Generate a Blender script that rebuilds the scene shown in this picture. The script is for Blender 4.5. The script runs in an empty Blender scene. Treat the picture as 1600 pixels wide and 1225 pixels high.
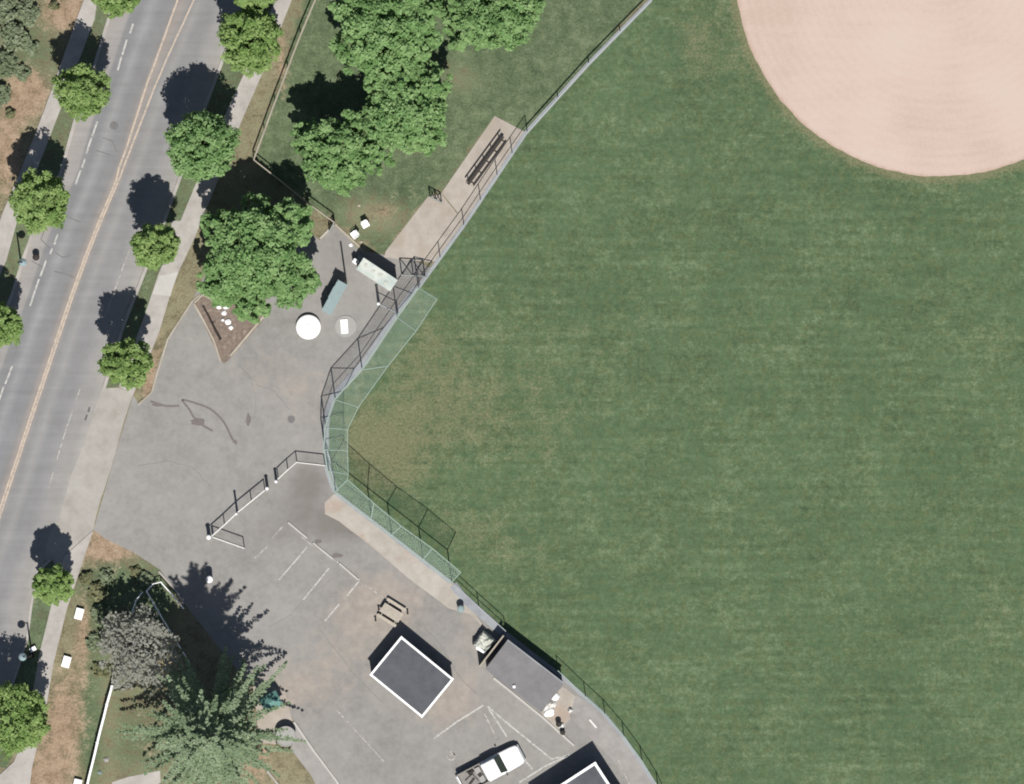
import bpy, bmesh, math, random
import numpy as np
from mathutils import Vector, Matrix, noise as mnoise
random.seed(7); RNG = np.random.default_rng(11)
S = bpy.context.scene
# ------------------------------------------------------------------ camera, sky, sun
S_PX = 0.05            # metres per photo pixel on the ground
CAM_H = 800.0
cam = bpy.data.cameras.new("camera"); cam_o = bpy.data.objects.new("camera", cam)
S.collection.objects.link(cam_o); S.camera = cam_o
cam_o.location = (0, 0, CAM_H); cam_o.rotation_euler = (0, 0, 0)
cam.sensor_width = 36; cam.lens = 36 * CAM_H / 80.0
cam.clip_start = 10; cam.clip_end = 9000
SUN_EL = 63.0
SHX, SHY = -0.14, 1.0   # the way shadows fall on the ground (x east, y north)
n_ = math.hypot(SHX, SHY); SHX /= n_; SHY /= n_
w = bpy.data.worlds.new("World"); S.world = w; w.use_nodes = True
wn = w.node_tree.nodes; wl = w.node_tree.links
sky = wn.new('ShaderNodeTexSky'); sky.sky_type = 'NISHITA'; sky.sun_disc = False
sky.sun_elevation = math.radians(SUN_EL)
sky.sun_rotation = math.pi - math.atan2(-SHX, SHY)
wl.new(sky.outputs[0], wn['Background'].inputs[0]); wn['Background'].inputs[1].default_value = 0.05
sd = bpy.data.lights.new("sun", 'SUN'); sd.energy = 4.4; sd.angle = math.radians(0.5); sd.color = (1, 0.965, 0.92)
so = bpy.data.objects.new("sun", sd); S.collection.objects.link(so); so.location = (5, -40, 80)
e = math.radians(SUN_EL)
dvec = Vector((SHX * math.cos(e), SHY * math.cos(e), -math.sin(e)))
so.rotation_euler = dvec.to_track_quat('-Z', 'Y').to_euler()
S.view_settings.view_transform = 'Standard'; S.view_settings.look = 'None'
S.view_settings.exposure = 0.35; S.view_settings.gamma = 1.0
S.render.engine = 'CYCLES'
S.cycles.transparent_max_bounces = 24
S.cycles.pixel_filter_type = 'BLACKMAN_HARRIS'; S.cycles.filter_width = 1.9
K = 1.74               # what a white sheet in the sun reads as

# ------------------------------------------------------------------ helpers
def P(x, y, z=0.0):
    k = 1 - z / CAM_H
    return Vector(((x - 800) * S_PX * k, (612.5 - y) * S_PX * k, z))
def lin(c): c /= 255.0; return c / 12.92 if c < .04045 else ((c + .055) / 1.055) ** 2.4
def C(r, g, b, k=K): return (min(.9, lin(r) / k), min(.9, lin(g) / k), min(.9, lin(b) / k), 1)
def link(o): S.collection.objects.link(o); return o
def tag(o, label=None, cat=None, group=None, kind=None):
    if label: o['label'] = label
    if cat: o['category'] = cat
    if group: o['group'] = group
    if kind: o['kind'] = kind
    return o
def thing(name, label, cat, loc=(0, 0, 0), rz=0.0, group=None):
    o = bpy.data.objects.new(name, None); link(o); o.empty_display_size = .2
    o.location = loc; o.rotation_euler = (0, 0, rz)
    return tag(o, label, cat, group)
def obj(name, bm, mat, parent=None, smooth=False, loc=None):
    me = bpy.data.meshes.new(name)
    if isinstance(bm, bmesh.types.BMesh):
        bmesh.ops.recalc_face_normals(bm, faces=bm.faces); bm.to_mesh(me); bm.free()
    else:
        me.from_pydata(bm[0], [], bm[1])
    if smooth:
        for p in me.polygons: p.use_smooth = True
    me.materials.append(mat)
    o = bpy.data.objects.new(name, me); link(o)
    if parent: o.parent = parent
    if loc is not None: o.location = loc
    return o
def struct(o): o['kind'] = 'structure'; return o

def box(bm, cx, cy, cz, sx, sy, sz, rz=0.0, bevel=0.0, rx=0.0, ry=0.0):
    m = Matrix.Translation((cx, cy, cz)) @ Matrix.Rotation(rz, 4, 'Z') @ Matrix.Rotation(ry, 4, 'Y') @ Matrix.Rotation(rx, 4, 'X') @ Matrix.Diagonal((sx, sy, sz, 1))
    r = bmesh.ops.create_cube(bm, size=1, matrix=m)
    if bevel > 0:
        ed = list({e for v in r['verts'] for e in v.link_edges})
        bmesh.ops.bevel(bm, geom=ed, offset=bevel, segments=2, affect='EDGES', clamp_overlap=True)
def tube(bm, pts, r, r2=None, sides=8):
    pts = [Vector(p) for p in pts]; n = len(pts); r2 = r if r2 is None else r2
    rings = []
    for i, p in enumerate(pts):
        d = (pts[min(i + 1, n - 1)] - pts[max(i - 1, 0)]).normalized()
        a = d.orthogonal().normalized() if abs(d.z) > .99 else d.cross(Vector((0, 0, 1))).normalized()
        b = d.cross(a); rr = r + (r2 - r) * i / max(1, n - 1)
        rings.append([bm.verts.new(p + (a * math.cos(t) + b * math.sin(t)) * rr) for t in [2 * math.pi * k / sides for k in range(sides)]])
    for i in range(n - 1):
        for k in range(sides):
            bm.faces.new([rings[i][k], rings[i][(k + 1) % sides], rings[i + 1][(k + 1) % sides], rings[i + 1][k]])
    bm.faces.new(rings[0]); bm.faces.new(rings[-1][::-1])
def lathe(bm, prof, sides=28, c=(0, 0)):
    rings = [[bm.verts.new((c[0] + r * math.cos(2 * math.pi * k / sides), c[1] + r * math.sin(2 * math.pi * k / sides), z)) for k in range(sides)] for r, z in prof]
    for i in range(len(rings) - 1):
        for k in range(sides):
            bm.faces.new([rings[i][k], rings[i][(k + 1) % sides], rings[i + 1][(k + 1) % sides], rings[i + 1][k]])
    bm.faces.new(rings[0]); bm.faces.new(rings[-1][::-1])
def offs(pts, d):
    """left/right offset points of a 2-D polyline"""
    out = []
    n = len(pts)
    for i in range(n):
        a = pts[max(i - 1, 0)]; b = pts[min(i + 1, n - 1)]; c = pts[i]
        if 0 < i < n - 1:
            d1 = (Vector((c.x - a.x, c.y - a.y))).normalized(); d2 = (Vector((b.x - c.x, b.y - c.y))).normalized()
            t = (d1 + d2).normalized(); s = 1 / max(.4, t.dot(d1))
        else:
            t = Vector((b.x - a.x, b.y - a.y)).normalized(); s = 1
        nn = Vector((-t.y, t.x)) * d * s
        out.append(Vector((c.x + nn.x, c.y + nn.y, c.z)))
    return out
def strip_bm(bm, pts, width, z0, z1=None):
    """flat or raised band along a polyline of world points"""
    L = offs(pts, width / 2); R = offs(pts, -width / 2)
    if z1 is None:
        l = [bm.verts.new((p.x, p.y, z0)) for p in L]; r = [bm.verts.new((p.x, p.y, z0)) for p in R]
        for i in range(len(pts) - 1): bm.faces.new([r[i], r[i + 1], l[i + 1], l[i]])
        return
    q = [[bm.verts.new((p.x, p.y, z)) for p in A] for A, z in ((L, z0), (L, z1), (R, z1), (R, z0))]
    for i in range(len(pts) - 1):
        for a in range(4):
            b = (a + 1) % 4
            bm.faces.new([q[a][i], q[a][i + 1], q[b][i + 1], q[b][i]])
    bm.faces.new([q[a][0] for a in range(4)]); bm.faces.new([q[a][-1] for a in range(3, -1, -1)])
def subdiv(pts, step=.5, jit=0.0):
    out = []
    for a, b in zip(pts[:-1], pts[1:]):
        n = max(1, int((b - a).length / step))
        for k in range(n):
            p = a.lerp(b, k / n)
            if jit and k: p = p + Vector((random.uniform(-jit, jit), random.uniform(-jit, jit), 0))
            out.append(p)
    out.append(pts[-1]); return out
def PP(l): return [P(*p) for p in l]
def smooth_pl(l, n=6):
    """Catmull-Rom through photo points"""
    out = []
    for i in range(len(l) - 1):
        p0 = l[max(i - 1, 0)]; p1 = l[i]; p2 = l[i + 1]; p3 = l[min(i + 2, len(l) - 1)]
        for k in range(n):
            t = k / n
            out.append(tuple(.5 * ((2 * p1[j]) + (-p0[j] + p2[j]) * t + (2 * p0[j] - 5 * p1[j] + 4 * p2[j] - p3[j]) * t * t + (-p0[j] + 3 * p1[j] - 3 * p2[j] + p3[j]) * t ** 3) for j in range(2)))
    out.append(tuple(l[-1])); return out
def jagged(poly, amp, step=.4):
    """roughen a closed polygon of world points"""
    out = []
    n = len(poly)
    for i in range(n):
        a, b = poly[i], poly[(i + 1) % n]
        m = max(1, int((b - a).length / step))
        for k in range(m):
            p = a.lerp(b, k / m)
            q = mnoise.noise_vector(Vector((p.x * .9, p.y * .9, 3.3)))
            q2 = mnoise.noise_vector(Vector((p.x * 3.1, p.y * 3.1, 7.3)))
            out.append(Vector((p.x + (q.x + q2.x * .5) * amp, p.y + (q.y + q2.y * .5) * amp, p.z)))
    return out
def sheet(name, poly, z, mat, cell=0.5, fns=None, parent=None):
    """flat sheet cut into cells, with per-vertex float attributes"""
    bm = bmesh.new()
    bm.faces.new([bm.verts.new((p.x, p.y, z)) for p in poly])
    bmesh.ops.triangulate(bm, faces=bm.faces[:])
    if fns:
        xs = [v.co.x for v in bm.verts]; ys = [v.co.y for v in bm.verts]
        for ax, lo, hi in ((0, max(min(xs), -43), min(max(xs), 43)), (1, max(min(ys), -33), min(max(ys), 33))):
            c = lo + cell
            while c < hi:
                co = (c, 0, 0) if ax == 0 else (0, c, 0); no = (1, 0, 0) if ax == 0 else (0, 1, 0)
                bmesh.ops.bisect_plane(bm, geom=bm.verts[:] + bm.edges[:] + bm.faces[:], dist=1e-5, plane_co=co, plane_no=no)
                c += cell
    for f in bm.faces:
        if f.normal.z < 0: f.normal_flip()
    me = bpy.data.meshes.new(name); bm.normal_update()
    for f in bm.faces:
        if f.normal.z < 0: f.normal_flip()
    bm.to_mesh(me); bm.free()
    for k, fn in (fns or {}).items():
        at = me.attributes.new(k, 'FLOAT', 'POINT')
        at.data.foreach_set('value', [fn(v.co.x / S_PX + 800, 612.5 - v.co.y / S_PX) for v in me.vertices])
    me.materials.append(mat)
    o = bpy.data.objects.new(name, me); link(o)
    if parent: o.parent = parent
    else: struct(o)
    return o
def slab(name, poly, z0, z1, mat):
    bm = bmesh.new()
    f = bm.faces.new([bm.verts.new((p.x, p.y, z0)) for p in poly])
    r = bmesh.ops.extrude_face_region(bm, geom=[f])
    for v in r['geom']:
        if isinstance(v, bmesh.types.BMVert): v.co.z = z1
    bmesh.ops.triangulate(bm, faces=[f for f in bm.faces if len(f.verts) > 4])
    return struct(obj(name, bm, mat))

# ------------------------------------------------------------------ materials
class N:
    def __init__(s, name):
        s.m = bpy.data.materials.new(name); s.m.use_nodes = True; s.t = s.m.node_tree; s.b = s.t.nodes['Principled BSDF']
        s.pos = s.t.nodes.new('ShaderNodeNewGeometry').outputs['Position']
    def new(s, k, **kw):
        n = s.t.nodes.new(k)
        for a, v in kw.items(): setattr(n, a, v)
        return n
    def noise(s, scale, detail=4, rough=.6, vec=None, sx=1, sy=1, rz=0.0, off=0.0):
        mp = s.new('ShaderNodeMapping'); s.t.links.new(vec or s.pos, mp.inputs[0])
        mp.inputs['Scale'].default_value = (sx, sy, 1); mp.inputs['Rotation'].default_value = (0, 0, rz); mp.inputs['Location'].default_value = (off, off * .7, off * .3)
        n = s.new('ShaderNodeTexNoise'); n.inputs['Scale'].default_value = scale; n.inputs['Detail'].default_value = detail; n.inputs['Roughness'].default_value = rough
        s.t.links.new(mp.outputs[0], n.inputs['Vector']); return n.outputs['Fac']
    def math(s, op, a, b=None, c=None):
        n = s.new('ShaderNodeMath', operation=op)
        for i, v in enumerate((a, b, c)):
            if v is None: continue
            if isinstance(v, (int, float)): n.inputs[i].default_value = v
            else: s.t.links.new(v, n.inputs[i])
        return n.outputs[0]
    def ramp(s, fac, stops, interp='LINEAR'):
        n = s.new('ShaderNodeValToRGB'); n.color_ramp.interpolation = interp
        el = n.color_ramp.elements
        while len(el) < len(stops): el.new(.5)
        for e_, (p, c) in zip(el, stops): e_.position = p; e_.color = c
        s.t.links.new(fac, n.inputs[0]); return n.outputs[0]
    def mix(s, fac, a, b, bt='MIX'):
        n = s.new('ShaderNodeMix', data_type='RGBA', blend_type=bt)
        for i, v in ((0, fac), (6, a), (7, b)):
            if isinstance(v, (int, float)): n.inputs[i].default_value = v
            elif isinstance(v, tuple): n.inputs[i].default_value = v
            else: s.t.links.new(v, n.inputs[i])
        return n.outputs[2]
    def sstep(s, v, a, b):
        n = s.new('ShaderNodeMapRange', interpolation_type='SMOOTHSTEP'); s.t.links.new(v, n.inputs[0])
        n.inputs[1].default_value = a; n.inputs[2].default_value = b; return n.outputs[0]
    def attr(s, name): return s.new('ShaderNodeAttribute', attribute_name=name).outputs['Fac']
    def wsum(s, lst):
        acc = None
        for v, wt in lst:
            t = s.math('MULTIPLY', s.math('SUBTRACT', v, .5), wt)
            acc = t if acc is None else s.math('ADD', acc, t)
        return s.math('ADD', acc, .5)
    def fin(s, col, rough=.92, bump=None, bs=.3, bd=.02, metal=0, spec=.3):
        if isinstance(col, tuple): s.b.inputs['Base Color'].default_value = col
        else: s.t.links.new(col, s.b.inputs['Base Color'])
        s.b.inputs['Roughness'].default_value = rough; s.b.inputs['Metallic'].default_value = metal
        s.b.inputs['Specular IOR Level'].default_value = spec
        if bump is not None:
            n = s.new('ShaderNodeBump'); n.inputs['Strength'].default_value = bs; n.inputs['Distance'].default_value = bd
            s.t.links.new(bump, n.inputs['Height']); s.t.links.new(n.outputs[0], s.b.inputs['Normal'])
        return s.m
def simple(name, col, rough=.7, var=.25, scale=6, metal=0, spec=.3, dirt=None):
    s = N(name); f = s.wsum([(s.noise(scale), 1.2), (s.noise(scale * 6), .8)])
    d = tuple(c * (1 - var) for c in col[:3]) + (1,); l = tuple(min(.9, c * (1 + var * .5)) for c in col[:3]) + (1,)
    c = s.ramp(f, [(.2, d), (.5, col), (.8, l)])
    if dirt: c = s.mix(s.sstep(s.noise(scale * .5, off=5), .52, .72), c, dirt)
    return s.fin(c, rough, metal=metal, spec=spec, bump=f, bs=.15)

def m_field():
    s = N('field_grass')
    fine = s.noise(5.5, 4, .7); med = s.noise(.9, 4, .6, off=9); big = s.noise(.13, 3, .5, off=4)
    st = s.noise(1.0, 3, .6, sx=.12, sy=1.15, off=2)           # mowing passes, east-west
    st3 = s.noise(1.5, 2, .5, sx=.07, sy=2.2, off=12)
    st2 = s.noise(1.3, 2, .5, sx=.3, sy=1.6, rz=math.radians(38), off=6)
    mid_ = s.noise(2.4, 4, .65, off=14)
    sx_ = s.new('ShaderNodeSeparateXYZ'); s.t.links.new(s.pos, sx_.inputs[0])
    wob = s.math('MULTIPLY', s.noise(.25, 2, .5, off=51), 7.0)
    stripe = s.math('ADD', s.math('MULTIPLY', s.math('SINE', s.math('ADD', s.math('MULTIPLY', sx_.outputs[1], 6.7), wob)), .5), .5)   # mower passes about a metre wide
    msk = s.sstep(s.noise(.09, 2, .5, off=55), .38, .6)
    stripe = s.math('ADD', s.math('MULTIPLY', s.math('SUBTRACT', stripe, .5), msk), .5)
    f = s.wsum([(fine, .85), (mid_, .9), (med, .55), (big, .35), (st, .22), (st3, .2), (st2, .2), (stripe, .1)])
    c = s.ramp(f, [(.22, C(78, 97, 67)), (.42, C(93, 114, 79)), (.58, C(106, 127, 91)), (.8, C(132, 150, 114))])
    tint = s.sstep(s.noise(.3, 3, .6, off=21), .42, .62)
    c = s.mix(s.math('MULTIPLY', tint, .4), c, C(88, 117, 82))
    tint2 = s.sstep(s.noise(1.7, 3, .6, off=41), .5, .66)
    c = s.mix(s.math('MULTIPLY', tint2, .35), c, C(116, 120, 78))
    wv = s.math('ADD', s.attr('wear'), s.math('MULTIPLY', s.math('SUBTRACT', s.wsum([(med, 1), (fine, 1.0), (st3, .35)]), .5), 1.2))
    dry = s.ramp(fine, [(.35, C(118, 121, 86)), (.65, C(158, 152, 118))])
    c = s.mix(s.math('MULTIPLY', s.sstep(wv, .15, .95), .75), c, dry)
    tuft = s.sstep(s.noise(2.6, 3, .6, off=31), .71, .76)
    c = s.mix(s.math('MULTIPLY', tuft, .55), c, C(142, 158, 112))
    return s.fin(c, .95, bump=fine, bs=.35, bd=.03)
def m_terrain():
    s = N('rough_ground')
    fine = s.noise(6, 5, .7); med = s.noise(1.2, 4, .65, off=3); big = s.noise(.35, 3, .5, off=8)
    f = s.wsum([(fine, 1.2), (med, 1.0), (big, .4)])
    dry = s.ramp(f, [(.25, C(118, 110, 86)), (.5, C(152, 144, 115)), (.8, C(182, 171, 140))])
    grn = s.ramp(f, [(.25, C(82, 98, 70)), (.5, C(107, 123, 90)), (.8, C(136, 148, 114))])
    tan = s.ramp(f, [(.25, C(146, 124, 100)), (.5, C(176, 152, 126)), (.8, C(200, 178, 152))])
    nz = s.math('MULTIPLY', s.math('SUBTRACT', s.wsum([(med, 1.2), (fine, .7)]), .5), 1.2)
    c = s.mix(s.sstep(s.math('ADD', s.attr('green'), nz), .2, .8), dry, grn)
    c = s.mix(s.sstep(s.math('ADD', s.attr('dirt'), nz), .25, .75), c, tan)
    return s.fin(c, .95, bump=f, bs=.5, bd=.05)
def m_asph():
    s = N('parking_asphalt')
    fine = s.noise(14, 3, .7); med = s.noise(.8, 5, .6, off=4); big = s.noise(.16, 3, .5, off=2)
    f = s.wsum([(fine, .5), (med, .5), (big, .5), (s.noise(2.5, 3, off=33), .35)])
    c = s.ramp(f, [(.22, C(143, 140, 135)), (.5, C(167, 164, 159)), (.8, C(184, 181, 175))])
    nz = s.math('MULTIPLY', s.math('SUBTRACT', s.wsum([(med, 1.2), (fine, .5)]), .5), .7)
    sand = s.ramp(s.noise(1.5, 3), [(.35, C(176, 164, 153)), (.65, C(196, 184, 170))])
    c = s.mix(s.math('MULTIPLY', s.sstep(s.math('ADD', s.attr('sand'), nz), .25, .8), .8), c, sand)
    c = s.mix(s.math('MULTIPLY', s.sstep(s.math('ADD', s.attr('dark'), nz), .3, .8), .8), c, C(136, 130, 124))
    st = s.sstep(s.noise(1.1, 4, .6, off=17), .68, .75)
    c = s.mix(s.math('MULTIPLY', st, .22), c, C(132, 124, 119))
    return s.fin(c, .9, bump=fine, bs=.2)
def m_road():
    s = N('road_asphalt')
    a = s.attr('across')                       # 0 left kerb side .. 1 right kerb side
    fine = s.noise(14, 3, .7); med = s.noise(.9, 4, .6, off=4)
    streak = s.noise(1, 3, .6, sx=.1, sy=2.0, rz=math.radians(-70), off=3)
    base = s.ramp(a, [(.02, C(181, 176, 171)), (.115, C(175, 171, 167)), (.135, C(151, 151, 151)), (.2, C(147, 148, 150)), (.27, C(168, 168, 168)), (.34, C(151, 152, 154)), (.43, C(152, 151, 150)), (.47, C(172, 163, 156)),
                      (.51, C(168, 162, 157)), (.55, C(157, 156, 155)), (.62, C(170, 168, 166)), (.68, C(157, 157, 157)), (.76, C(158, 157, 157)), (.84, C(170, 168, 166)), (.93, C(173, 170, 165)), (.98, C(181, 177, 171))])
    # colour ramps hold 32 stops; this is one of them
    f = s.wsum([(fine, .5), (med, .5), (streak, .55), (s.noise(.35, 3, off=7), .35)])
    v = s.ramp(f, [(.2, (.8, .8, .8, 1)), (.5, (.98, .98, .98, 1)), (.8, (1.15, 1.15, 1.15, 1))])
    return s.fin(s.mix(1.0, base, v, 'MULTIPLY'), .88, bump=fine, bs=.2)
def m_dirt():
    s = N('infield_clay')
    fine = s.noise(12, 3, .7); big = s.noise(.12, 3, .5); st = s.noise(.8, 3, .6, sx=.15, sy=1.4)
    # rake rings around the pitcher's circle
    sub = s.new('ShaderNodeVectorMath', operation='DISTANCE'); s.t.links.new(s.pos, sub.inputs[0]); sub.inputs[1].default_value = P(1470, -45)
    ring = s.math('ADD', s.math('MULTIPLY', s.math('SINE', s.math('MULTIPLY', sub.outputs['Value'], 9.0)), .5), .5)
    f = s.wsum([(fine, .6), (s.noise(3, 4, .7, off=61), .35), (big, .9), (st, .3), (ring, .05)])
    c = s.ramp(f, [(.25, C(216, 192, 176)), (.5, C(228, 205, 190)), (.75, C(230, 211, 195))])
    edge = s.sstep(s.math('ADD', sub.outputs['Value'], s.math('MULTIPLY', s.noise(3.0, 3, off=5), .5)), 16.0, 16.45)
    c = s.mix(s.math('MULTIPLY', edge, .7), c, C(190, 160, 138))
    return s.fin(c, .95, bump=fine, bs=.15)
def m_conc(name, a, b, c_, dirt=None):
    s = N(name)
    fine = s.noise(10, 3, .7); med = s.noise(1.1, 4, .6, off=4)
    f = s.wsum([(fine, .5), (med, 1.0), (s.noise(.3, 3, off=9), .6)])
    c = s.ramp(f, [(.22, a), (.5, b), (.8, c_)])
    if dirt: c = s.mix(s.math('MULTIPLY', s.sstep(s.noise(.42, 4, .6, off=12), .5, .66), .8), c, dirt)
    return s.fin(c, .9, bump=fine, bs=.15)
def m_paint(name, col, under, wear=.5):
    s = N(name)
    f = s.wsum([(s.noise(3.5, 4, .7), 1.2), (s.noise(16, 2, .6), .6)])
    return s.fin(s.mix(s.sstep(f, wear - .12, wear + .14), under, col), .8)
def m_leaf(name, dark, mid, light, trans=.25):
    s = N(name)
    n = s.attr('tone')
    c = s.ramp(n, [(0, dark), (.5, mid), (1, light)])
    big = s.noise(.7, 2, .5)
    c = s.mix(s.sstep(big, .35, .65), c, s.mix(.35, c, light))
    s.fin(c, .75, spec=.12)
    tr = s.new('ShaderNodeBsdfTranslucent'); s.t.links.new(c, tr.inputs[0])
    mx = s.new('ShaderNodeMixShader'); mx.inputs[0].default_value = trans
    s.t.links.new(s.b.outputs[0], mx.inputs[1]); s.t.links.new(tr.outputs[0], mx.inputs[2])
    s.t.links.new(mx.outputs[0], s.t.nodes['Material Output'].inputs[0]); return s.m
def m_mesh(name, col, cover, pitch=.07):
    """woven wire / netting: holes are really open"""
    s = N(name)
    uv = s.new('ShaderNodeUVMap').outputs[0]
    mp = s.new('ShaderNodeMapping'); s.t.links.new(uv, mp.inputs[0]); mp.inputs['Rotation'].default_value = (0, 0, math.radians(45)); mp.inputs['Scale'].default_value = (1 / pitch,) * 3
    fr = s.new('ShaderNodeVectorMath', operation='FRACTION'); s.t.links.new(mp.outputs[0], fr.inputs[0])
    sp = s.new('ShaderNodeSeparateXYZ'); s.t.links.new(fr.outputs[0], sp.inputs[0])
    th = 1 - math.sqrt(1 - cover)
    a = s.math('LESS_THAN', sp.outputs[0], th); b = s.math('LESS_THAN', sp.outputs[1], th)
    al = s.math('MAXIMUM', a, b)
    s.fin(col, .6); s.t.links.new(al, s.b.inputs['Alpha']); return s.m

M = {}
M['field'] = m_field(); M['terrain'] = m_terrain(); M['asph'] = m_asph(); M['road'] = m_road(); M['clay'] = m_dirt()
M['walk'] = m_conc('sidewalk_concrete', C(178, 172, 165), C(198, 192, 185), C(212, 207, 199))
M['walkg'] = m_conc('grey_paving', C(160, 156, 150), C(177, 173, 168), C(190, 187, 181))
M['walkw'] = m_conc('fresh_concrete', C(206, 203, 196), C(216, 213, 206), C(224, 222, 215))
M['apron'] = m_conc('driveway_concrete', C(176, 170, 161), C(190, 185, 177), C(202, 197, 188))
M['pad'] = m_conc('dugout_concrete', C(180, 170, 157), C(197, 187, 175), C(210, 201, 189), C(190, 178, 163))
M['pad2'] = m_conc('apron_concrete', C(184, 175, 164), C(200, 192, 180), C(213, 206, 195), C(194, 174, 157))
M['mow'] = m_conc('kerb_concrete', C(160, 163, 168), C(176, 180, 184), C(192, 196, 197))
M['kerb'] = m_conc('pale_kerb', C(178, 168, 150), C(200, 190, 172), C(216, 208, 192))
M['white_line'] = m_paint('white_paint', C(222, 220, 214), C(170, 168, 162), .42)
M['faint_line'] = m_paint('faded_white_paint', C(216, 212, 204), C(168, 164, 157), .52)
M['yellow'] = m_paint('yellow_paint', C(226, 207, 186), C(188, 177, 165), .44)
M['crack'] = simple('crack_sealant', C(112, 110, 110), .8)
M['seam'] = simple('faint_seam', C(134, 132, 131), .8)
M['stain'] = simple('oil_stain', C(134, 126, 122), .8)
M['mulch'] = simple('bark_mulch', C(148, 132, 120), .95, .4, 5, dirt=C(172, 158, 144))
M['leafA'] = m_leaf('street_tree_leaf', C(120, 152, 84), C(160, 196, 112), C(206, 232, 154), .4)
M['leafB'] = m_leaf('broad_tree_leaf', C(114, 156, 92), C(156, 200, 126), C(198, 232, 162), .4)
M['leafC'] = m_leaf('shrub_leaf', C(112, 128, 96), C(150, 166, 128), C(190, 202, 168), .3)
M['leafO'] = m_leaf('olive_leaf', C(104, 108, 78), C(138, 140, 104), C(168, 168, 128), .15)
M['twig'] = m_leaf('bare_twig', C(172, 174, 162), C(200, 201, 188), C(218, 218, 206), .5)
M['needle'] = m_leaf('fir_needle', C(118, 142, 104), C(158, 182, 142), C(198, 216, 180), .3)
M['bark'] = simple('bark', C(110, 96, 84), .95, .4, 8)
M['galv'] = simple('galvanised_steel', C(200, 205, 205), .5, .1, 5)
M['galvd'] = simple('weathered_steel', C(176, 180, 176), .6, .15, 5)
M['green_pipe'] = simple('pale_green_pipe', C(186, 208, 194), .5, .1, 5)
M['link'] = m_mesh('chain_link_wire', C(150, 152, 150), .06, .08)
M['linkc'] = m_mesh('canopy_wire', C(206, 230, 218), .2, .03)
M['white'] = simple('white_paintwork', (.8, .8, .79, 1), .5, .05, 3)
M['whited'] = simple('white_trim', (.6, .59, .56, 1), .6, .15, 4)
M['roofd'] = m_conc('dark_roof_felt', C(94, 95, 100), C(105, 107, 112), C(114, 117, 122))
M['roofg'] = m_conc('grey_roof_felt', C(134, 131, 132), C(145, 143, 144), C(156, 154, 154))
M['wall'] = simple('grey_block_wall', C(150, 140, 130), .9, .2, 4)
M['wood'] = simple('pale_timber', C(208, 198, 182), .85, .2, 6)
M['dark'] = simple('dark_steel', C(62, 56, 52), .7, .3, 6)
M['black'] = simple('black_rubber', C(42, 40, 40), .8, .2, 6)
M['teal'] = simple('teal_sheet', C(112, 160, 152), .6, .1, 4)
M['tealg'] = simple('blue_green_sheet', C(160, 180, 180), .6, .1, 3)
M['glass'] = simple('tinted_glass', C(74, 84, 76), .15, .1, 2, spec=.5)
M['truckw'] = simple('white_car_paint', (.82, .82, .82, 1), .25, .02, 2, spec=.5)
M['carg'] = simple('bed_liner', C(160, 156, 150), .7, .2, 3)
M['lampglass'] = simple('lamp_glass', C(176, 200, 205), .25, .1, 4)
M['red'] = simple('rust_red', C(150, 92, 80), .7, .2, 5)
M['greyd'] = simple('pale_grey_sheet', C(184, 182, 177), .7, .08, 3)
M['cream'] = simple('cream_sheet', C(222, 224, 212), .6, .12, 2.5)
def m_patch():
    s = N('patchy_white_roof')
    f = s.wsum([(s.noise(.9, 2, .5), 1.6), (s.noise(8, 3), .3)])
    return s.fin(s.ramp(f, [(.35, C(206, 218, 212)), (.5, C(218, 227, 218)), (.68, C(236, 240, 230))]), .6)
M['proof'] = m_patch()

# ------------------------------------------------------------------ ground, field, road
def blob(lst):
    def f(x, y):
        a = 0
        for bx, by, sx, sy, amp in lst:
            a += amp * math.exp(-((x - bx) / sx) ** 2 / 2 - ((y - by) / sy) ** 2 / 2)
        return a
    return f
def inpoly(x, y, poly):
    c = False; n = len(poly); j = n - 1
    for i in range(n):
        xi, yi = poly[i]; xj, yj = poly[j]
        if (yi > y) != (yj > y) and x < (xj - xi) * (y - yi) / (yj - yi) + xi: c = not c
        j = i
    return c
north = [(500, -60), (397, 250), (523, 350), (600, 400), (672, 300), (773, 182), (822, 210), (1060, -60)]
gb = blob([(700, 250, 60, 60, .5), (860, 100, 80, 60, .4), (590, 330, 50, 25, -.6), (720, 120, 40, 26, -.4), (760, 70, 50, 30, .3), (650, 225, 30, 20, -.6), (480, 90, 26, 80, .4), (440, 200, 20, 50, .2), (600, 290, 60, 30, .2),
           (40, 80, 50, 90, .45), (170, 930, 60, 40, .3), (140, 1130, 12, 70, .75), (215, 1180, 50, 40, .35), (250, 940, 20, 30, .5), (190, 900, 50, 22, .4), (230, 1120, 50, 50, .25), (170, 1000, 30, 60, .35), (400, 350, 90, 90, .2), (470, 320, 40, 40, .1)])
db = blob([(110, 20, 40, 25, .9), (45, 145, 25, 30, 1.0), (10, 240, 20, 50, .9), (170, 850, 35, 25, .95), (95, 1130, 28, 60, .8), (130, 990, 12, 60, .6), (60, 1215, 35, 25, .8), (235, 1150, 35, 50, .35),
           (600, 330, 12, 9, .55), (720, 120, 30, 18, .1), (390, 1185, 25, 35, .8), (405, 1060, 40, 25, .6), (440, 100, 9, 50, .6), (235, 600, 10, 25, .9), (250, 560, 10, 40, .45), (640, 300, 30, 22, .2)])
def green_fn(x, y): return (.78 if inpoly(x, y, north) else .18) + gb(x, y)
xs = [-2500, -900, -300, -120, -60] + list(np.arange(-44, 44.01, .5)) + [60, 120, 300, 900, 2500]
ys = [-2500, -900, -300, -120, -60] + list(np.arange(-34, 34.01, .5)) + [60, 120, 300, 900, 2500]
V = [(x, y, 0) for y in ys for x in xs]; nx = len(xs)
F = [(j * nx + i, j * nx + i + 1, (j + 1) * nx + i + 1, (j + 1) * nx + i) for j in range(len(ys) - 1) for i in range(nx - 1)]
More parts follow.
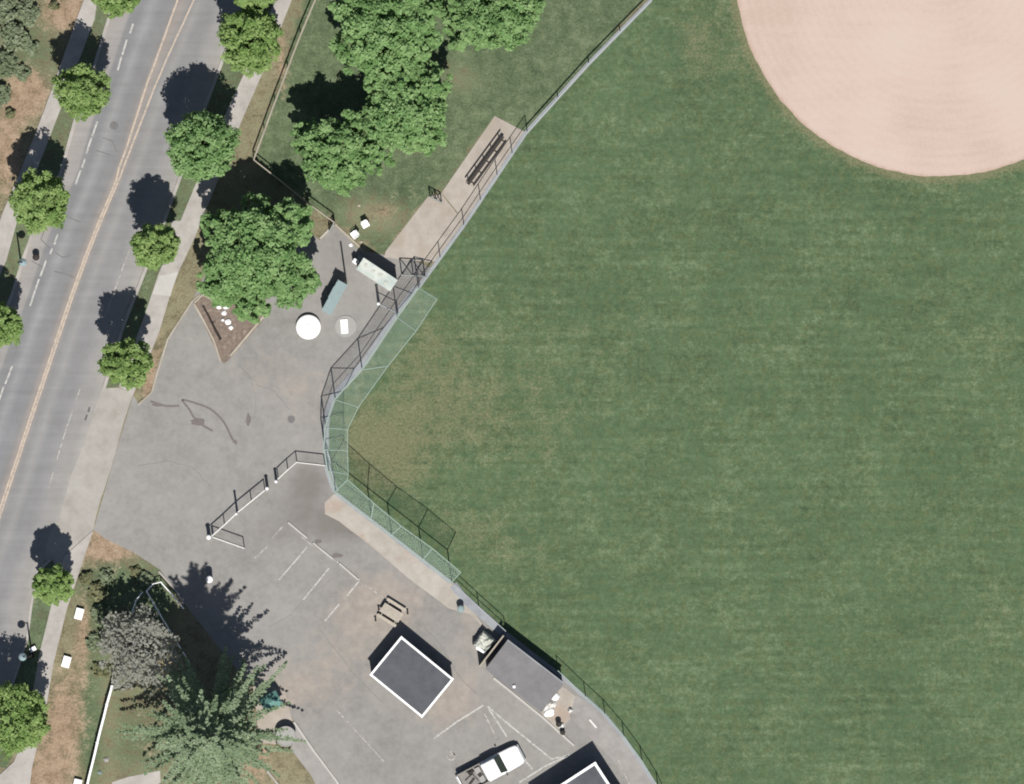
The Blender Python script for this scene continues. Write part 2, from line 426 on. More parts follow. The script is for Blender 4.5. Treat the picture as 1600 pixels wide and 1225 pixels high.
g = obj('ground', (V, F), M['terrain']); struct(g)
for k, fn in (('green', green_fn), ('dirt', db)):
    at = g.data.attributes.new(k, 'FLOAT', 'POINT'); at.data.foreach_set('value', [fn(v.co.x / S_PX + 800, 612.5 - v.co.y / S_PX) for v in g.data.vertices])

fence_ne = [(1075, -62), (1018, 0), (920, 100), (822, 208), (725, 353), (654, 450)]
base_w = [(654, 450), (621, 496), (566, 578), (524, 624), (509, 668), (508, 702), (514, 735), (525, 768), (581, 811), (612, 835), (661, 873), (706, 908)]
fence_se = [(706, 908), (790, 985), (870, 1047), (915, 1088), (945, 1115), (975, 1150), (1003, 1188), (1028, 1228), (1050, 1280)]
field_poly = fence_ne + base_w[1:] + fence_se[1:] + [(2600, 1280), (2600, -62)]
wear = blob([(1085, 55, 34, 40, .55), (1120, 110, 40, 45, .3), (600, 700, 45, 40, .95), (640, 600, 70, 60, .4), (850, 670, 100, 55, .3), (790, 490, 130, 90, .24), (700, 600, 60, 60, .22), (830, 870, 90, 60, .35), (735, 830, 50, 40, .4),
             (1540, 520, 50, 35, .35), (1570, 960, 50, 60, .35), (1130, 1190, 70, 40, .3), (560, 650, 12, 60, .35), (660, 500, 25, 40, .2), (900, 560, 120, 70, .18), (730, 700, 100, 60, .25), (620, 760, 35, 25, .35)])
def field_wear(x, y):
    d = math.hypot(x - 1470, y + 45); r = max(0, d - 321)
    return wear(x, y) + 1.0 * math.exp(-(r / 9) ** 2) + .35 * math.exp(-(r / 38) ** 2) - .12
sheet('grass_field', PP(field_poly), .012, M['field'], .5, {'wear': field_wear})
circ = [P(1470 + 321 * math.cos(t), -45 + 321 * math.sin(t)) for t in np.linspace(0, 2 * math.pi, 120, endpoint=False)]
sheet('infield_dirt', jagged(circ, .09, .4), .022, M['clay'])

cen = smooth_pl([(345, -150), (290, 0), (235, 135), (211, 205), (197, 250), (153, 355), (120, 442), (94, 518), (50, 650), (0, 802), (-45, 940), (-100, 1110), (-150, 1290)])
kerbL = [(235, -150), (182, 0), (150, 105), (120, 190), (98, 270), (57, 357), (41, 400), (22, 460), (-10, 540), (-60, 690), (-110, 840), (-200, 1100), (-260, 1290)]
kerbR = [(440, -150), (382, 0), (362, 50), (330, 135), (300, 215), (274, 291), (245, 370), (221, 431), (190, 510), (160, 607), (120, 735), (92, 830), (60, 890), (48, 945), (41, 1000), (25, 1050), (0, 1120), (-30, 1200), (-60, 1290)]
def cx_at(pl, y):
    for (x0, y0), (x1, y1) in zip(pl[:-1], pl[1:]):
        if y0 <= y <= y1: return x0 + (x1 - x0) * (y - y0) / (y1 - y0)
    return pl[0][0] if y < pl[0][1] else pl[-1][0]
def across(x, y):
    c = cx_at(cen, y); l = cx_at(kerbL, y); r = cx_at(kerbR, y)
    return .5 * (x - l) / (c - l) if x < c else .5 + .5 * (x - c) / (r - c)
road_l = [(x - 3, y) for x, y in kerbL]; road_r = [(x + 3, y) for x, y in kerbR]
road = sheet('road', PP(road_l + road_r[::-1]), .012, M['road'], .7, {'across': across})
def paint(name, segs, width, mat, parent, z=.02):
    bm = bmesh.new()
    for s_ in segs: strip_bm(bm, subdiv(PP(s_), .6, .012), width, z)
    o = obj(name, bm, mat, parent); return o
yl = [(x, y) for x, y in cen if y >= 190]
paint('centre_line', [[(276, -60), (277, 2), (256, 60), (230, 130), (206, 205), (196, 236), (186, 262)] + [(x - 2.3, y) for x, y in yl if y > 275]], .15, M['yellow'], road)
paint('centre_line', [[(320, -60), (303, 0), (265, 82), (240, 140), (215, 205), (203, 236), (193, 262)] + [(x + 1.6, y) for x, y in yl if y > 275]], .13, M['yellow'], road)
paint('edge_line', [[(208, 37), (203, 52)], [(198, 62), (191, 86)], [(190, 88), (184, 110)], [(152, 190), (144, 213)], [(143, 215), (135, 240)], [(133, 248), (128, 262)], [(126, 266), (118, 288)], [(90, 366), (85, 382)], [(82, 388), (78, 397)],
      [(72, 407), (63, 432)], [(61, 436), (47, 478)], [(19, 572), (8, 600)], [(6, 603), (-8, 645)]], .14, M['white_line'], road)
paint('edge_line', [[(203, 389), (188, 429), (175, 465), (160, 505)], [(125, 608), (118, 628)], [(113, 642), (104, 668), (89, 718)], [(83, 738), (75, 766)]], .1, M['faint_line'], road)
paint('asphalt_seam', [[(64, 374), (72, 352)], [(64, 374), (78, 388)], [(50, 408), (66, 417)], [(86, 395), (98, 402), (112, 399)], [(84, 424), (100, 427), (116, 434)], [(108, 340), (126, 347)], [(160, 215), (175, 220), (182, 236)], [(150, 235), (172, 242)]], .07, M['seam'], road)
# a pale utility cover and tyre scuffs by the driveway
paint('tyre_mark', [[(140, 636), (138, 644)], [(136, 648), (133, 657)]], .14, M['crack'], road, .024)

# left verge and sidewalk, right verge and sidewalk (all really raised)
swL_r = [(205, -150), (152, 0), (148, 30), (95, 170), (60, 260), (28, 342), (10, 407), (-30, 500), (-100, 690)]
swL_l = [(176, -150), (131, 0), (119, 32), (70, 170), (35, 260), (3, 335), (-18, 400), (-60, 500), (-130, 690)]
M['verge'] = M['terrain']
def attr_plain(o, green, dirt):
    for k, val in (('green', green), ('dirt', dirt)):
        at = o.data.attributes.new(k, 'FLOAT', 'POINT'); at.data.foreach_set('value', [val] * len(o.data.vertices))
    return o
kl = [(x, y) for x, y in kerbL if y < 700]
attr_plain(slab('verge', PP([(x - 6, y) for x, y in kl] + swL_r[::-1]), .0, .10, M['verge']), .62, .1)
slab('sidewalk', PP(swL_r + swL_l[::-1]), .0, .125, M['walk'])
bm = bmesh.new(); strip_bm(bm, PP([(x - 3, y) for x, y in kl]), .26, .0, .13); struct(obj('kerb', bm, M['walk']))
swR_l = [(490, -150), (430, 0), (387, 103), (355, 172), (305, 290), (280, 350), (247, 430), (227, 490), (197, 570), (186, 604)]
swR_r = [(520, -150), (456, 0), (413, 108), (378, 188), (326, 318), (304, 372), (279, 425), (265, 464), (249, 518), (226, 575), (208, 617)]
kr = [(x, y) for x, y in kerbR if y < 608]
attr_plain(slab('verge', PP([(x + 5, y) for x, y in kr] + swR_l[::-1]), .0, .10, M['verge']), .68, .08)
slab('sidewalk', PP(swR_l + swR_r[::-1]), .0, .125, M['walk'])
bm = bmesh.new(); strip_bm(bm, PP([(x + 2.5, y) for x, y in kr]), .26, .0, .13); struct(obj('kerb', bm, M['walk']))
# the fresh white slab in the sidewalk
slab('sidewalk_panel', PP([(249, 431), (278, 425), (266, 463), (238, 459)]), .1, .132, M['walkw'])
# spur of sidewalk
slab('sidewalk_spur', PP([(268, 345), (290, 345), (288, 372), (268, 360)]), .0, .129, M['walk'])
# driveway apron
sheet('driveway_apron', jagged(PP([(160, 606), (186, 606), (208, 616), (196, 650), (181, 707), (150, 805), (146, 828), (120, 905), (70, 905), (72, 850), (95, 800), (110, 745), (128, 700), (148, 640)]), .04, .5), .026, M['apron'])
# lower sidewalk and verge
slab('verge', PP([(82, 875), (60, 893), (51, 945), (44, 1000), (28, 1050), (3, 1120), (-25, 1195), (10, 1200), (30, 1160), (48, 1100), (62, 1020), (78, 955), (90, 900)]), 0, .1, M['verge'])
attr_plain(bpy.data.objects['verge.002'], .75, .05)
bm = bmesh.new(); strip_bm(bm, PP([(80, 874), (59, 892), (49, 945), (42, 1000), (26, 1050), (1, 1120), (-27, 1195)]), .2, 0, .12); struct(obj('kerb', bm, M['walk']))
slab('sidewalk', PP([(146, 828), (122, 900), (105, 950), (84, 1035), (74, 1095), (62, 1150), (50, 1200), (40, 1290), (-60, 1290), (-30, 1205), (0, 1210), (22, 1190), (32, 1165), (48, 1100), (62, 1020), (78, 955), (90, 900), (100, 870)]), 0, .11, M['walk'])

# parking lot
lot = [(208, 617), (216, 630), (236, 612), (243, 582), (260, 532), (300, 470), (335, 400), (430, 330), (500, 375), (524, 348), (560, 390), (598, 398), (650, 408), (676, 420), (654, 450)] + base_w[1:] + fence_se[1:] + [(1050, 1400), (540, 1400), (545, 1290), (490, 1180), (455, 1120), (440, 1082), (395, 1075), (340, 1010), (290, 945), (272, 922), (250, 890), (210, 864), (165, 842), (146, 828), (181, 707)]
sand = blob([(600, 940, 60, 45, .75), (540, 1040, 60, 60, .35), (700, 1100, 40, 35, .7), (740, 990, 30, 60, .45), (460, 600, 70, 50, .3), (380, 570, 40, 30, .25), (420, 1080, 50, 30, .5), (395, 870, 60, 60, .18), (480, 640, 40, 60, .22), (900, 1110, 30, 30, .2), (470, 1060, 60, 60, .2)])
dark = blob([(485, 750, 30, 38, .7), (545, 815, 25, 18, .6), (570, 830, 80, 20, .3), (620, 880, 60, 20, .25), (460, 820, 60, 40, .3), (400, 845, 50, 40, .2), (560, 480, 60, 80, .25), (520, 400, 40, 60, .3), (680, 990, 50, 30, .3), (860, 1150, 80, 50, .25)])
parking = sheet('parking_lot', PP(lot), .010, M['asph'], .5, {'sand': sand, 'dark': dark})
slab('sidewalk', PP([(900, 1085), (930, 1104), (975, 1152), (1003, 1190), (1026, 1230), (1045, 1290), (1010, 1290), (985, 1230), (960, 1190), (920, 1150), (890, 1120)]), 0, .04, M['walkg'])

# concrete pads
pads = sheet('dugout_pad', PP([(773, 181), (824, 208), (770, 290), (727, 350), (706, 332), (716, 333), (690, 301)]), .030, M['pad'])
sheet('dugout_pad', PP([(690, 303), (668, 308), (603, 392), (600, 402), (640, 407), (672, 410), (684, 407), (727, 350)]), .027, M['pad'])
sheet('concrete_apron', jagged(PP([(523, 771), (706, 912), (724, 930), (760, 985), (735, 960), (700, 950), (640, 905), (576, 850), (530, 815), (508, 803), (507, 785)]), .03, .5), .030, M['pad2'])
# bluish concrete mow strip along the fences
def mow(pts, wdt):
    bm = bmesh.new(); strip_bm(bm, PP(pts), wdt, 0, .05); struct(obj('mow_strip', bm, M['mow']))
mow([(x - 1, y) for x, y in fence_ne[1:]], .3)
mow([(650, 449), (617, 495), (570, 566), (560, 576), (520, 621), (511, 650), (509, 668), (509, 702), (513, 735), (524, 768)], .5)
mow([(524, 770), (580, 813), (611, 837), (660, 876), (704, 910)], .3)
mow([(708, 914), (730, 940), (785, 988)], .62)
mow([(787, 990), (872, 1052), (915, 1090), (945, 1117), (974, 1152), (1001, 1190), (1026, 1230)], .3)
# pale joint lines across the pads
paint('joint', [[(668, 307), (712, 334)], [(690, 302), (722, 320)], [(800, 212), (690, 372), (650, 425)]], .07, M['kerb'], pads, .036)
# edging kerbs
bm = bmesh.new()
strip_bm(bm, PP([(523, 350), (560, 384), (566, 392)]), .16, 0, .1); strip_bm(bm, PP([(523, 350), (500, 373)]), .16, 0, .1)
strip_bm(bm, PP([(216, 632), (237, 613), (246, 582), (262, 530), (300, 471), (312, 461)]), .12, 0, .1)
struct(obj('kerb', bm, M['kerb']))
bm = bmesh.new(); strip_bm(bm, PP([(459, 1128), (490, 1173), (524, 1218), (560, 1270)]), .16, 0, .12); struct(obj('kerb', bm, M['walkw'])); bm = bmesh.new(); strip_bm(bm, PP([(399, 1182), (434, 1225), (470, 1270)]), .16, 0, .12)
strip_bm(bm, PP([(248, 893), (275, 923), (287, 944)]), .14, 0, .08)
struct(obj('kerb', bm, M['walk']))
bm = bmesh.new(); strip_bm(bm, PP([(771, 1059), (801, 1083), (848, 1121), (897, 1165)]), .16, 0, .12); struct(obj('kerb', bm, M['walkw']))
sheet('path', PP([(160, 1300), (175, 1222), (200, 1214), (250, 1204), (255, 1300)]), .02, M['walk'])
# planting bed with cream edging
sheet('sandy_patch', jagged(PP([(396, 1075), (425, 1070), (446, 1082), (458, 1126), (440, 1165), (405, 1160)]), .1, .4), .022, M['pad'])
sheet('path', PP([(459, 1128), (470, 1145), (524, 1220), (560, 1275), (520, 1275), (485, 1210), (450, 1165), (440, 1150)]), .025, M['walkg'])
sheet('planting_bed', PP([(304, 474), (318, 461), (345, 430), (420, 440), (412, 500), (357, 563), (350, 568), (344, 562)]), .035, M['mulch'])
bm = bmesh.new(); strip_bm(bm, PP([(303, 474), (316, 497), (333, 530), (340, 550), (345, 566)]), .13, 0, .12); strip_bm(bm, PP([(303, 474), (317, 460), (334, 470)]), .13, 0, .12)
strip_bm(bm, PP([(360, 556), (382, 530), (402, 506), (418, 488)]), .18, 0, .14); struct(obj('kerb', bm, M['kerb']))
# lot markings
lines_w = [[(480, 854), (462, 876), (436, 906)], [(514, 888), (496, 910), (474, 937)], [(561, 908), (542, 931)], [(530, 944), (508, 970)]]
paint('stall_line', lines_w, .11, M['white_line'], parking)
paint('stall_line', [[(442, 822), (424, 842)], [(418, 854), (398, 872)], [(500, 857), (562, 906)], [(470, 838), (492, 856)], [(570, 913), (600, 935), (624, 942)], [(524, 1107), (600, 1190)]], .1, M['faint_line'], parking)
paint('stall_line', [[(678, 1154), (715, 1127), (755, 1102)], [(762, 1104), (800, 1136), (862, 1186)], [(764, 1108), (792, 1151)], [(862, 1186), (888, 1180)], [(811, 1223), (850, 1198), (890, 1180)], [(820, 1188), (832, 1202)]], .13, M['white_line'], parking)
paint('stall_line', [[(757, 1115), (776, 1153)], [(966, 1188), (984, 1226)], [(1040, 1290), (1000, 1250)]], .12, M['faint_line'], parking, .045)
paint('tyre_mark', [smooth_pl([(284, 624), (306, 630), (330, 640), (350, 660), (362, 684), (370, 694)]), smooth_pl([(284, 625), (296, 640), (303, 652), (316, 664), (332, 673)]), smooth_pl([(235, 627), (258, 634), (280, 634)])], .16, M['stain'], parking, .018)
for (x, y, a, b) in ((310, 660, 13, 7), (367, 690, 4, 3), (246, 633, 9, 3), (388, 655, 4, 10), (556, 828, 14, 7), (527, 868, 9, 4), (497, 846, 6, 4)):
    pl = [P(x + a * math.cos(t) * random.uniform(.65, 1.15), y + b * math.sin(t) * random.uniform(.65, 1.15)) for t in np.linspace(0, 2 * math.pi, 14, endpoint=False)]
    sheet('oil_stain', pl, .016, M['stain'], parent=parking)
M['crackl'] = simple('hairline_crack', C(146, 143, 139), .8)
for cr in ([(372, 568), (392, 590), (400, 622), (396, 655)], [(400, 600), (430, 612), (452, 640)], [(600, 1100), (560, 1060), (520, 1010), (500, 985)], [(330, 760), (300, 730), (262, 720), (215, 728)], [(745, 1085), (720, 1060), (690, 1010), (664, 980)], [(420, 980), (455, 960), (480, 930), (520, 905)]):
    pts_ = subdiv(PP(cr), .35, .06); paint('crack', [[(p.x / S_PX + 800, 612.5 - p.y / S_PX) for p in pts_]], .035, M['crackl'], parking, .017)
bm = bmesh.new(); bmesh.ops.create_circle(bm, cap_ends=True, segments=24, radius=.3, matrix=Matrix.Translation(P(455, 655) + Vector((0, 0, .018)))); obj('manhole_cover', bm, M['seam'], parking)
bm = bmesh.new(); bmesh.ops.create_circle(bm, cap_ends=True, segments=24, radius=.33, matrix=Matrix.Translation(P(178, 196) + Vector((0, 0, .02)))); obj('manhole_cover', bm, M['seam'], road)
# wheelchair symbol painted in the bay
bm = bmesh.new(); q = P(704, 1178); R_ = math.radians(30)
def sy(pts, wd): strip_bm(bm, [Vector((q.x + (a * math.cos(R_) - b * math.sin(R_)), q.y + (a * math.sin(R_) + b * math.cos(R_)), 0)) for a, b in pts], wd, .02)
sy([(.30 * math.cos(t) - .05, .30 * math.sin(t) - .18) for t in np.linspace(math.radians(120), math.radians(390), 14)], .08)
sy([(-.08, .28), (-.06, -.05), (.2, -.07), (.34, -.36), (.42, -.33)], .09); sy([(-.07, .14), (.16, .12)], .07)
sy([(-.15, .42), (-.02, .42)], .13)
obj('wheelchair_symbol', bm, M['faint_line'], parking)

# ------------------------------------------------------------------ wheel stops
def wheel_stop(a, b, label, mat='walkw'):
    A, B = P(*a), P(*b); c = (A + B) / 2; L = (B - A).length
    bm = bmesh.new()
    pr = [(-.09, 0), (-.06, .12), (.06, .12), (.09, 0)]
    v = [[bm.verts.new((x, p[0], p[1])) for p in pr] for x in (-L / 2, L / 2)]
    for i in range(3): bm.faces.new([v[0][i], v[0][i + 1], v[1][i + 1], v[1][i]])
    bm.faces.new(v[0]); bm.faces.new(v[1][::-1])
    o = obj('wheel_stop', bm, M[mat], loc=(c.x, c.y, .012)); o.rotation_euler.z = math.atan2(B.y - A.y, B.x - A.x)
    tag(o, label, 'wheel stop', 'concrete wheel stops in the parking bays')
wheel_stop((450, 816), (480, 841), 'slim concrete wheel stop nearest the angled mesh fence')
wheel_stop((489, 848), (521, 874), 'pale concrete wheel stop beside the rusty stain, middle of the row')
wheel_stop((530, 880), (560, 906), 'concrete wheel stop at the bay line nearest the picnic table')
wheel_stop((921, 1124), (932, 1137), 'bright white wheel stop on the paving by the curved field fence', 'whited')

# ------------------------------------------------------------------ trees
def quads_obj(name, V4, tone, mat, parent):
    n = len(V4) // 4
    me = bpy.data.meshes.new(name)
    me.vertices.add(4 * n); me.vertices.foreach_set('co', V4.astype(np.float32).ravel())
    me.loops.add(4 * n); me.loops.foreach_set('vertex_index', np.arange(4 * n, dtype=np.int32))
    me.polygons.add(n); me.polygons.foreach_set('loop_start', np.arange(0, 4 * n, 4, dtype=np.int32))
    try: me.polygons.foreach_set('loop_total', np.full(n, 4, dtype=np.int32))
    except Exception: pass
    me.update(calc_edges=True)
    at = me.attributes.new('tone', 'FLOAT', 'POINT'); at.data.foreach_set('value', np.repeat(tone, 4).astype(np.float32))
    me.materials.append(mat)
    o = bpy.data.objects.new(name, me); link(o); o.parent = parent; return o
def leaf_quads(c, nrm, sz, asp=1.0):
    n = len(c)
    nrm = nrm / np.linalg.norm(nrm, axis=1, keepdims=True)
    r = RNG.normal(size=(n, 3)); a = np.cross(nrm, r); a /= np.linalg.norm(a, axis=1, keepdims=True)
    b = np.cross(nrm, a); s = sz[:, None]
    return np.stack([c - a * s - b * s * asp, c + a * s * .6 - b * s * asp, c + a * s + b * s * asp, c - a * s * .6 + b * s * asp], 1).reshape(-1, 3)
def crown_cloud(R, RZ, n_cl, per, sz, clump=.2, lob=None, hollow=.6):
    """leaf clumps spread through an ellipsoid with uneven lobes"""
    d = RNG.normal(size=(n_cl, 3)); d /= np.linalg.norm(d, axis=1, keepdims=True)
    u = RNG.uniform(hollow ** 3, 1, n_cl) ** (1 / 3)
    ang = np.arctan2(d[:, 1], d[:, 0])
    ph = RNG.uniform(0, 6.28, 4)
    lobes = 1 + .035 * np.sin(3 * ang + ph[0]) + .04 * np.sin(5 * ang + ph[1]) + .03 * np.sin(9 * ang + ph[2]) + RNG.normal(0, .05, n_cl)
    c = d * (u * lobes)[:, None] * np.array([R, R, RZ]) * (1 - clump * .55)
    if lob is not None: c *= np.array([lob[0], lob[1], 1])
    cr = R * clump * RNG.uniform(.6, 1.25, n_cl)
    ct = RNG.uniform(0, 1, n_cl)
    m = n_cl * per; ci = np.repeat(np.arange(n_cl), per)
    dd = RNG.normal(size=(m, 3)); dd /= np.linalg.norm(dd, axis=1, keepdims=True)
    p = c[ci] + dd * (cr[ci] * RNG.uniform(.45, 1.08, m))[:, None] * np.array([1, 1, .75])
    nrm = dd * .65 + RNG.normal(size=(m, 3)) * .45 + np.array([0, 0, .8])
    tone = np.clip(ct[ci] * .55 + RNG.uniform(0, .45, m), 0, 1)
    return p, nrm, tone, c
def limbs(bm, hc, pts, r0):
    tube(bm, [(0, 0, 0), (.04, .02, hc * .3), (.0, .05, hc * .62), (.03, 0, hc)], r0, r0 * .5, 10)
    for p in pts:
        a = Vector((0, .04, hc * random.uniform(.42, .8))); b = Vector(p)
        m = a.lerp(b, .5) + Vector((0, 0, .12 * b.length * .2))
        tube(bm, [a, m, b], r0 * .35, r0 * .06, 5)
def tree(name, cx, cy, rpx, hc, rz, label, group, mat='leafA', n_cl=90, per=50, sz=.088, clump=.15, lob=None, hollow=.55, extra=None, r0=.14, cat='tree'):
    c = P(cx, cy, hc); t = thing(name, label, cat, (c.x, c.y, 0), 0, group)
    R = rpx * S_PX; n_cl = int(n_cl * 2.2); lob = lob or (random.uniform(.9, 1.04), random.uniform(.9, 1.04)); sz *= random.uniform(.85, 1.12)
    p, nr, tn, cl = crown_cloud(R, rz, n_cl, per, sz, clump, lob, hollow)
    p = p + np.array([0, 0, hc])
    bm = bmesh.new()
    pts = [cl[i] + np.array([0, 0, hc]) for i in RNG.choice(len(cl), min(26, len(cl)), replace=False)]
    limbs(bm, hc, pts, r0); obj('trunk', bm, M['bark'], t, True)
    quads_obj('crown', leaf_quads(p, nr, RNG.uniform(.55, 1.25, len(p)) * sz), tn, M[mat], t)
    return t
SG = 'street trees along the road'
tree('street_tree', 179, -14, 41, 6.0, 2.6, 'street tree cut by the top edge, on the left verge', SG)
tree('street_tree', 128, 143, 47, 6.1, 2.8, 'round street tree on left verge, second from the top', SG, n_cl=110)
tree('street_tree', 64, 314, 48, 5.9, 2.7, 'round street tree on left verge, third from the top', SG, n_cl=115)
tree('street_tree', -6, 511, 41, 5.4, 2.5, 'street tree half cut by the left edge of the photo', SG)
tree('street_tree', 398, -22, 44, 6.3, 2.7, 'street tree on right verge, mostly beyond the top edge', SG)
tree('street_tree', 389, 62, 53, 6.3, 3.0, 'large light green street tree topmost whole crown right of the road', SG, n_cl=140)
tree('street_tree', 315, 228, 60, 7.0, 3.3, 'largest dark green street tree, casting its shadow over the centre of the road', SG, mat='leafB', n_cl=170)
tree('street_tree', 243, 384, 41, 6.9, 2.8, 'street tree beside the fresh pale sidewalk slab', SG, n_cl=95)
tree('street_tree', 197, 567, 42, 6.9, 2.9, 'street tree at the upper corner of the driveway', SG, n_cl=100)
tree('street_tree', 83, 914, 36, 5.3, 2.3, 'smallest street tree, below the driveway apron', SG, n_cl=70)
tree('street_tree', 22, 1121, 57, 6.1, 3.1, 'bright street tree beside the arched street lamp, bottom left', SG, n_cl=150)
BG = 'broad trees around the lawn'
def broad(parts, hc, label, r0=.28, mat='leafB', sz=.095, per=62):
    """one tree whose crown is made of several uneven masses"""
    cx, cy = parts[0][0], parts[0][1]; c = P(cx, cy, hc); t = thing('broadleaf_tree', label, 'tree', (c.x, c.y, 0), 0, BG)
    Vs, T, lim = [], [], []
    for (x, y, r, rz, dz, ncl) in parts:
        p, nr, tn, cl = crown_cloud(r * S_PX, rz, int(ncl * 1.7), per, sz, .155, None, .5)
        off = np.array(P(x, y, hc)) - np.array(c) + np.array([0, 0, hc + dz]); off[2] = hc + dz
        Vs.append(leaf_quads(p + off, nr, RNG.uniform(.55, 1.25, len(p)) * sz)); T.append(tn)
        lim += [cl[i] + off for i in range(0, len(cl), 9)]
    bm = bmesh.new(); limbs(bm, hc, lim[:40], r0); obj('trunk', bm, M['bark'], t, True)
    quads_obj('crown', np.concatenate(Vs), np.concatenate(T), M[mat], t)
broad([(398, 395, 72, 3.2, .6, 190), (345, 440, 42, 2.2, -.8, 70), (450, 350, 40, 2.2, -.4, 70), (455, 435, 46, 2.0, -.9, 75), (395, 470, 36, 1.9, -1.2, 50), (350, 360, 40, 2.2, -.3, 60), (400, 320, 24, 1.6, -1, 24), (400, 405, 42, 2.2, 1.3, 60), (370, 400, 34, 2.0, .6, 40)], 6.2, 'largest broadleaf tree, beside the planting bed in the parking lot')
broad([(600, 35, 70, 3.0, .5, 160), (560, 75, 42, 2.0, -.6, 60), (640, 15, 52, 2.4, 0, 80), (655, 62, 34, 1.8, -.6, 44), (612, 105, 46, 1.9, -.9, 65), (545, 5, 34, 1.8, -.4, 30)], 6.5, 'broadleaf tree at the top edge, left of its darker neighbour')
broad([(775, 20, 62, 2.7, .5, 120), (730, 45, 40, 2.0, -.5, 55), (810, 5, 45, 2, -.2, 60), (700, 5, 30, 1.6, -.6, 25)], 6.0, 'darker broadleaf tree at the top edge nearest the long diagonal fence')
broad([(632, 170, 62, 2.6, .4, 130), (600, 130, 34, 1.8, -.3, 40), (668, 135, 40, 1.9, -.3, 54), (640, 120, 30, 1.6, -.6, 30), (660, 205, 40, 1.8, -.8, 50), (590, 200, 42, 1.9, -.5, 50)], 5.2, 'broadleaf tree in the middle of the lawn clump')
broad([(512, 238, 54, 2.6, .5, 110), (535, 270, 36, 1.8, -.6, 40), (480, 215, 30, 1.8, -.4, 32), (560, 215, 46, 1.9, -.3, 60), (585, 245, 30, 1.5, -1.2, 26)], 6.0, 'broadleaf tree nearest the corner of the white lawn fence')

# big fir with radiating drooping branches
def fir(cx, cy, H, R):
    c = P(cx, cy, 11); t = thing('fir_tree', 'tall blue-green fir with radiating drooping branches, bottom left of the parking lot', 'tree', (c.x, c.y, 0))
    bm = bmesh.new(); tube(bm, [(0, 0, 0), (0, 0, H * .5), (0, 0, H)], .38, .03, 10)
    C_, Nn, Tn, Sz = [], [], [], []
    z = 2.5
    while z < H - .3:
        a = random.uniform(0, 6.28) if not C_ else a + 2.4 + random.uniform(-.5, .5)
        f = 1 - (z / (H + .8)) ** 2.7
        L = R * f * random.choice((.45, .6, .75, .9, 1.0, 1.1)) * random.uniform(.9, 1.08)
        d = np.array([math.cos(a), math.sin(a), 0]); s_ = np.array([-math.sin(a), math.cos(a), 0]); bend = random.uniform(-.12, .12)
        def pt(q): return d * L * q + s_ * bend * L * q * q + np.array([0, 0, z + L * (.18 * q - .34 * q * q)])
        tube(bm, [pt(0), pt(.5), pt(1)], .05, .01, 4)
        br = random.random(); nq = int(5 + L * 3.2)
        for i in range(nq):
            q = .12 + .9 * (i + random.random() * .7) / nq
            tw = (.1 + 1.15 * max(0, 1 - q) ** 1.15) * min(1.0, L / 3.2) * random.uniform(.6, 1.15) * (1 if q > .3 else q / .3)
            b0 = pt(q)
            for sd_ in (-1, 1):
                ang = random.uniform(.5, 1.0); td = d * math.cos(ang) + s_ * sd_ * math.sin(ang)
                nn_ = max(3, int(tw * 17))
                u_ = (np.arange(nn_) + RNG.random(nn_)) / nn_
                pos = b0 + td * (u_ * tw)[:, None] + RNG.normal(0, .035, (nn_, 3)); pos[:, 2] -= (u_ * tw) ** 1.3 * .3
                C_.extend(pos); Nn.extend(np.array([0, 0, 1.0]) + RNG.normal(size=(nn_, 3)) * .42)
                Tn.extend(.45 * br + .55 * RNG.random(nn_)); Sz.extend(RNG.uniform(.05, .1, nn_))
        z += .13
    obj('trunk', bm, M['bark'], t)
    quads_obj('crown', leaf_quads(np.array(C_), np.array(Nn), np.array(Sz)), np.array(Tn), M['needle'], t)
fir(331, 1150, 24, 6.7)

# grey twiggy tree: many fine bare twigs
def twiggy(cx, cy, R, hc, rz, label):
    c = P(cx, cy, hc); t = thing('bare_tree', label, 'tree', (c.x, c.y, 0))
    p, nr, tn, cl = crown_cloud(R, rz, 170, 22, .1, .17, None, .35)
    p += np.array([0, 0, hc]); cl = cl + np.array([0, 0, hc])
    bm = bmesh.new(); limbs(bm, hc, list(cl[:60]), .2); obj('trunk', bm, M['bark'], t, True)
    n = len(p); nrm = np.array([0, 0, 1.0]) + RNG.normal(size=(n, 3)) * .35
    quads_obj('twigs', leaf_quads(p, nrm, RNG.uniform(.05, .13, n), .9), tn, M['twig'], t)
twiggy(216, 1018, 3.5, 5.2, 2.2, 'grey bare twiggy tree between the white boxes and the fir')

def shrub(name, cx, cy, rpx, h, label, mat, group=None, per=26, ncl=26, sz=.09):
    c = P(cx, cy, 0); R = rpx * S_PX; t = thing(name, label, 'shrub', (c.x, c.y, 0), 0, group)
    p, nr, tn, cl = crown_cloud(R, h * .55, ncl, per, sz, .3, None, .2)
    p[:, 2] = np.abs(p[:, 2] + h * .45)
    bm = bmesh.new()
    for q in cl[:8]: tube(bm, [(0, 0, 0), (q[0] * .8, q[1] * .8, abs(q[2] + h * .4))], .03, .008, 4)
    obj('stem', bm, M['bark'], t)
    quads_obj('foliage', leaf_quads(p, nr, RNG.uniform(.6, 1.3, len(p)) * sz), tn, M[mat], t)
SH = 'grey-green shrubs in the top left corner'
for i, (x, y, r, h, lb) in enumerate([(8, 14, 24, 1.6, 'grey-green shrub filling the very top left corner'), (44, 20, 20, 1.2, 'grey-green shrub next to the corner shrub along the top edge'), (22, 58, 26, 1.5, 'widest grey-green shrub on the left edge, below the corner'),
        (50, 74, 13, .8, 'low grey-green shrub left of the topmost street tree shadow'), (5, 100, 24, 1.4, 'grey-green shrub on the left edge, above the bare tan dirt'), (34, 112, 14, .8, 'small pale shrub at the edge of the bare tan dirt')]):
    shrub('shrub', x, y, r, h, lb, 'leafC', SH, ncl=44 if r > 18 else 22)
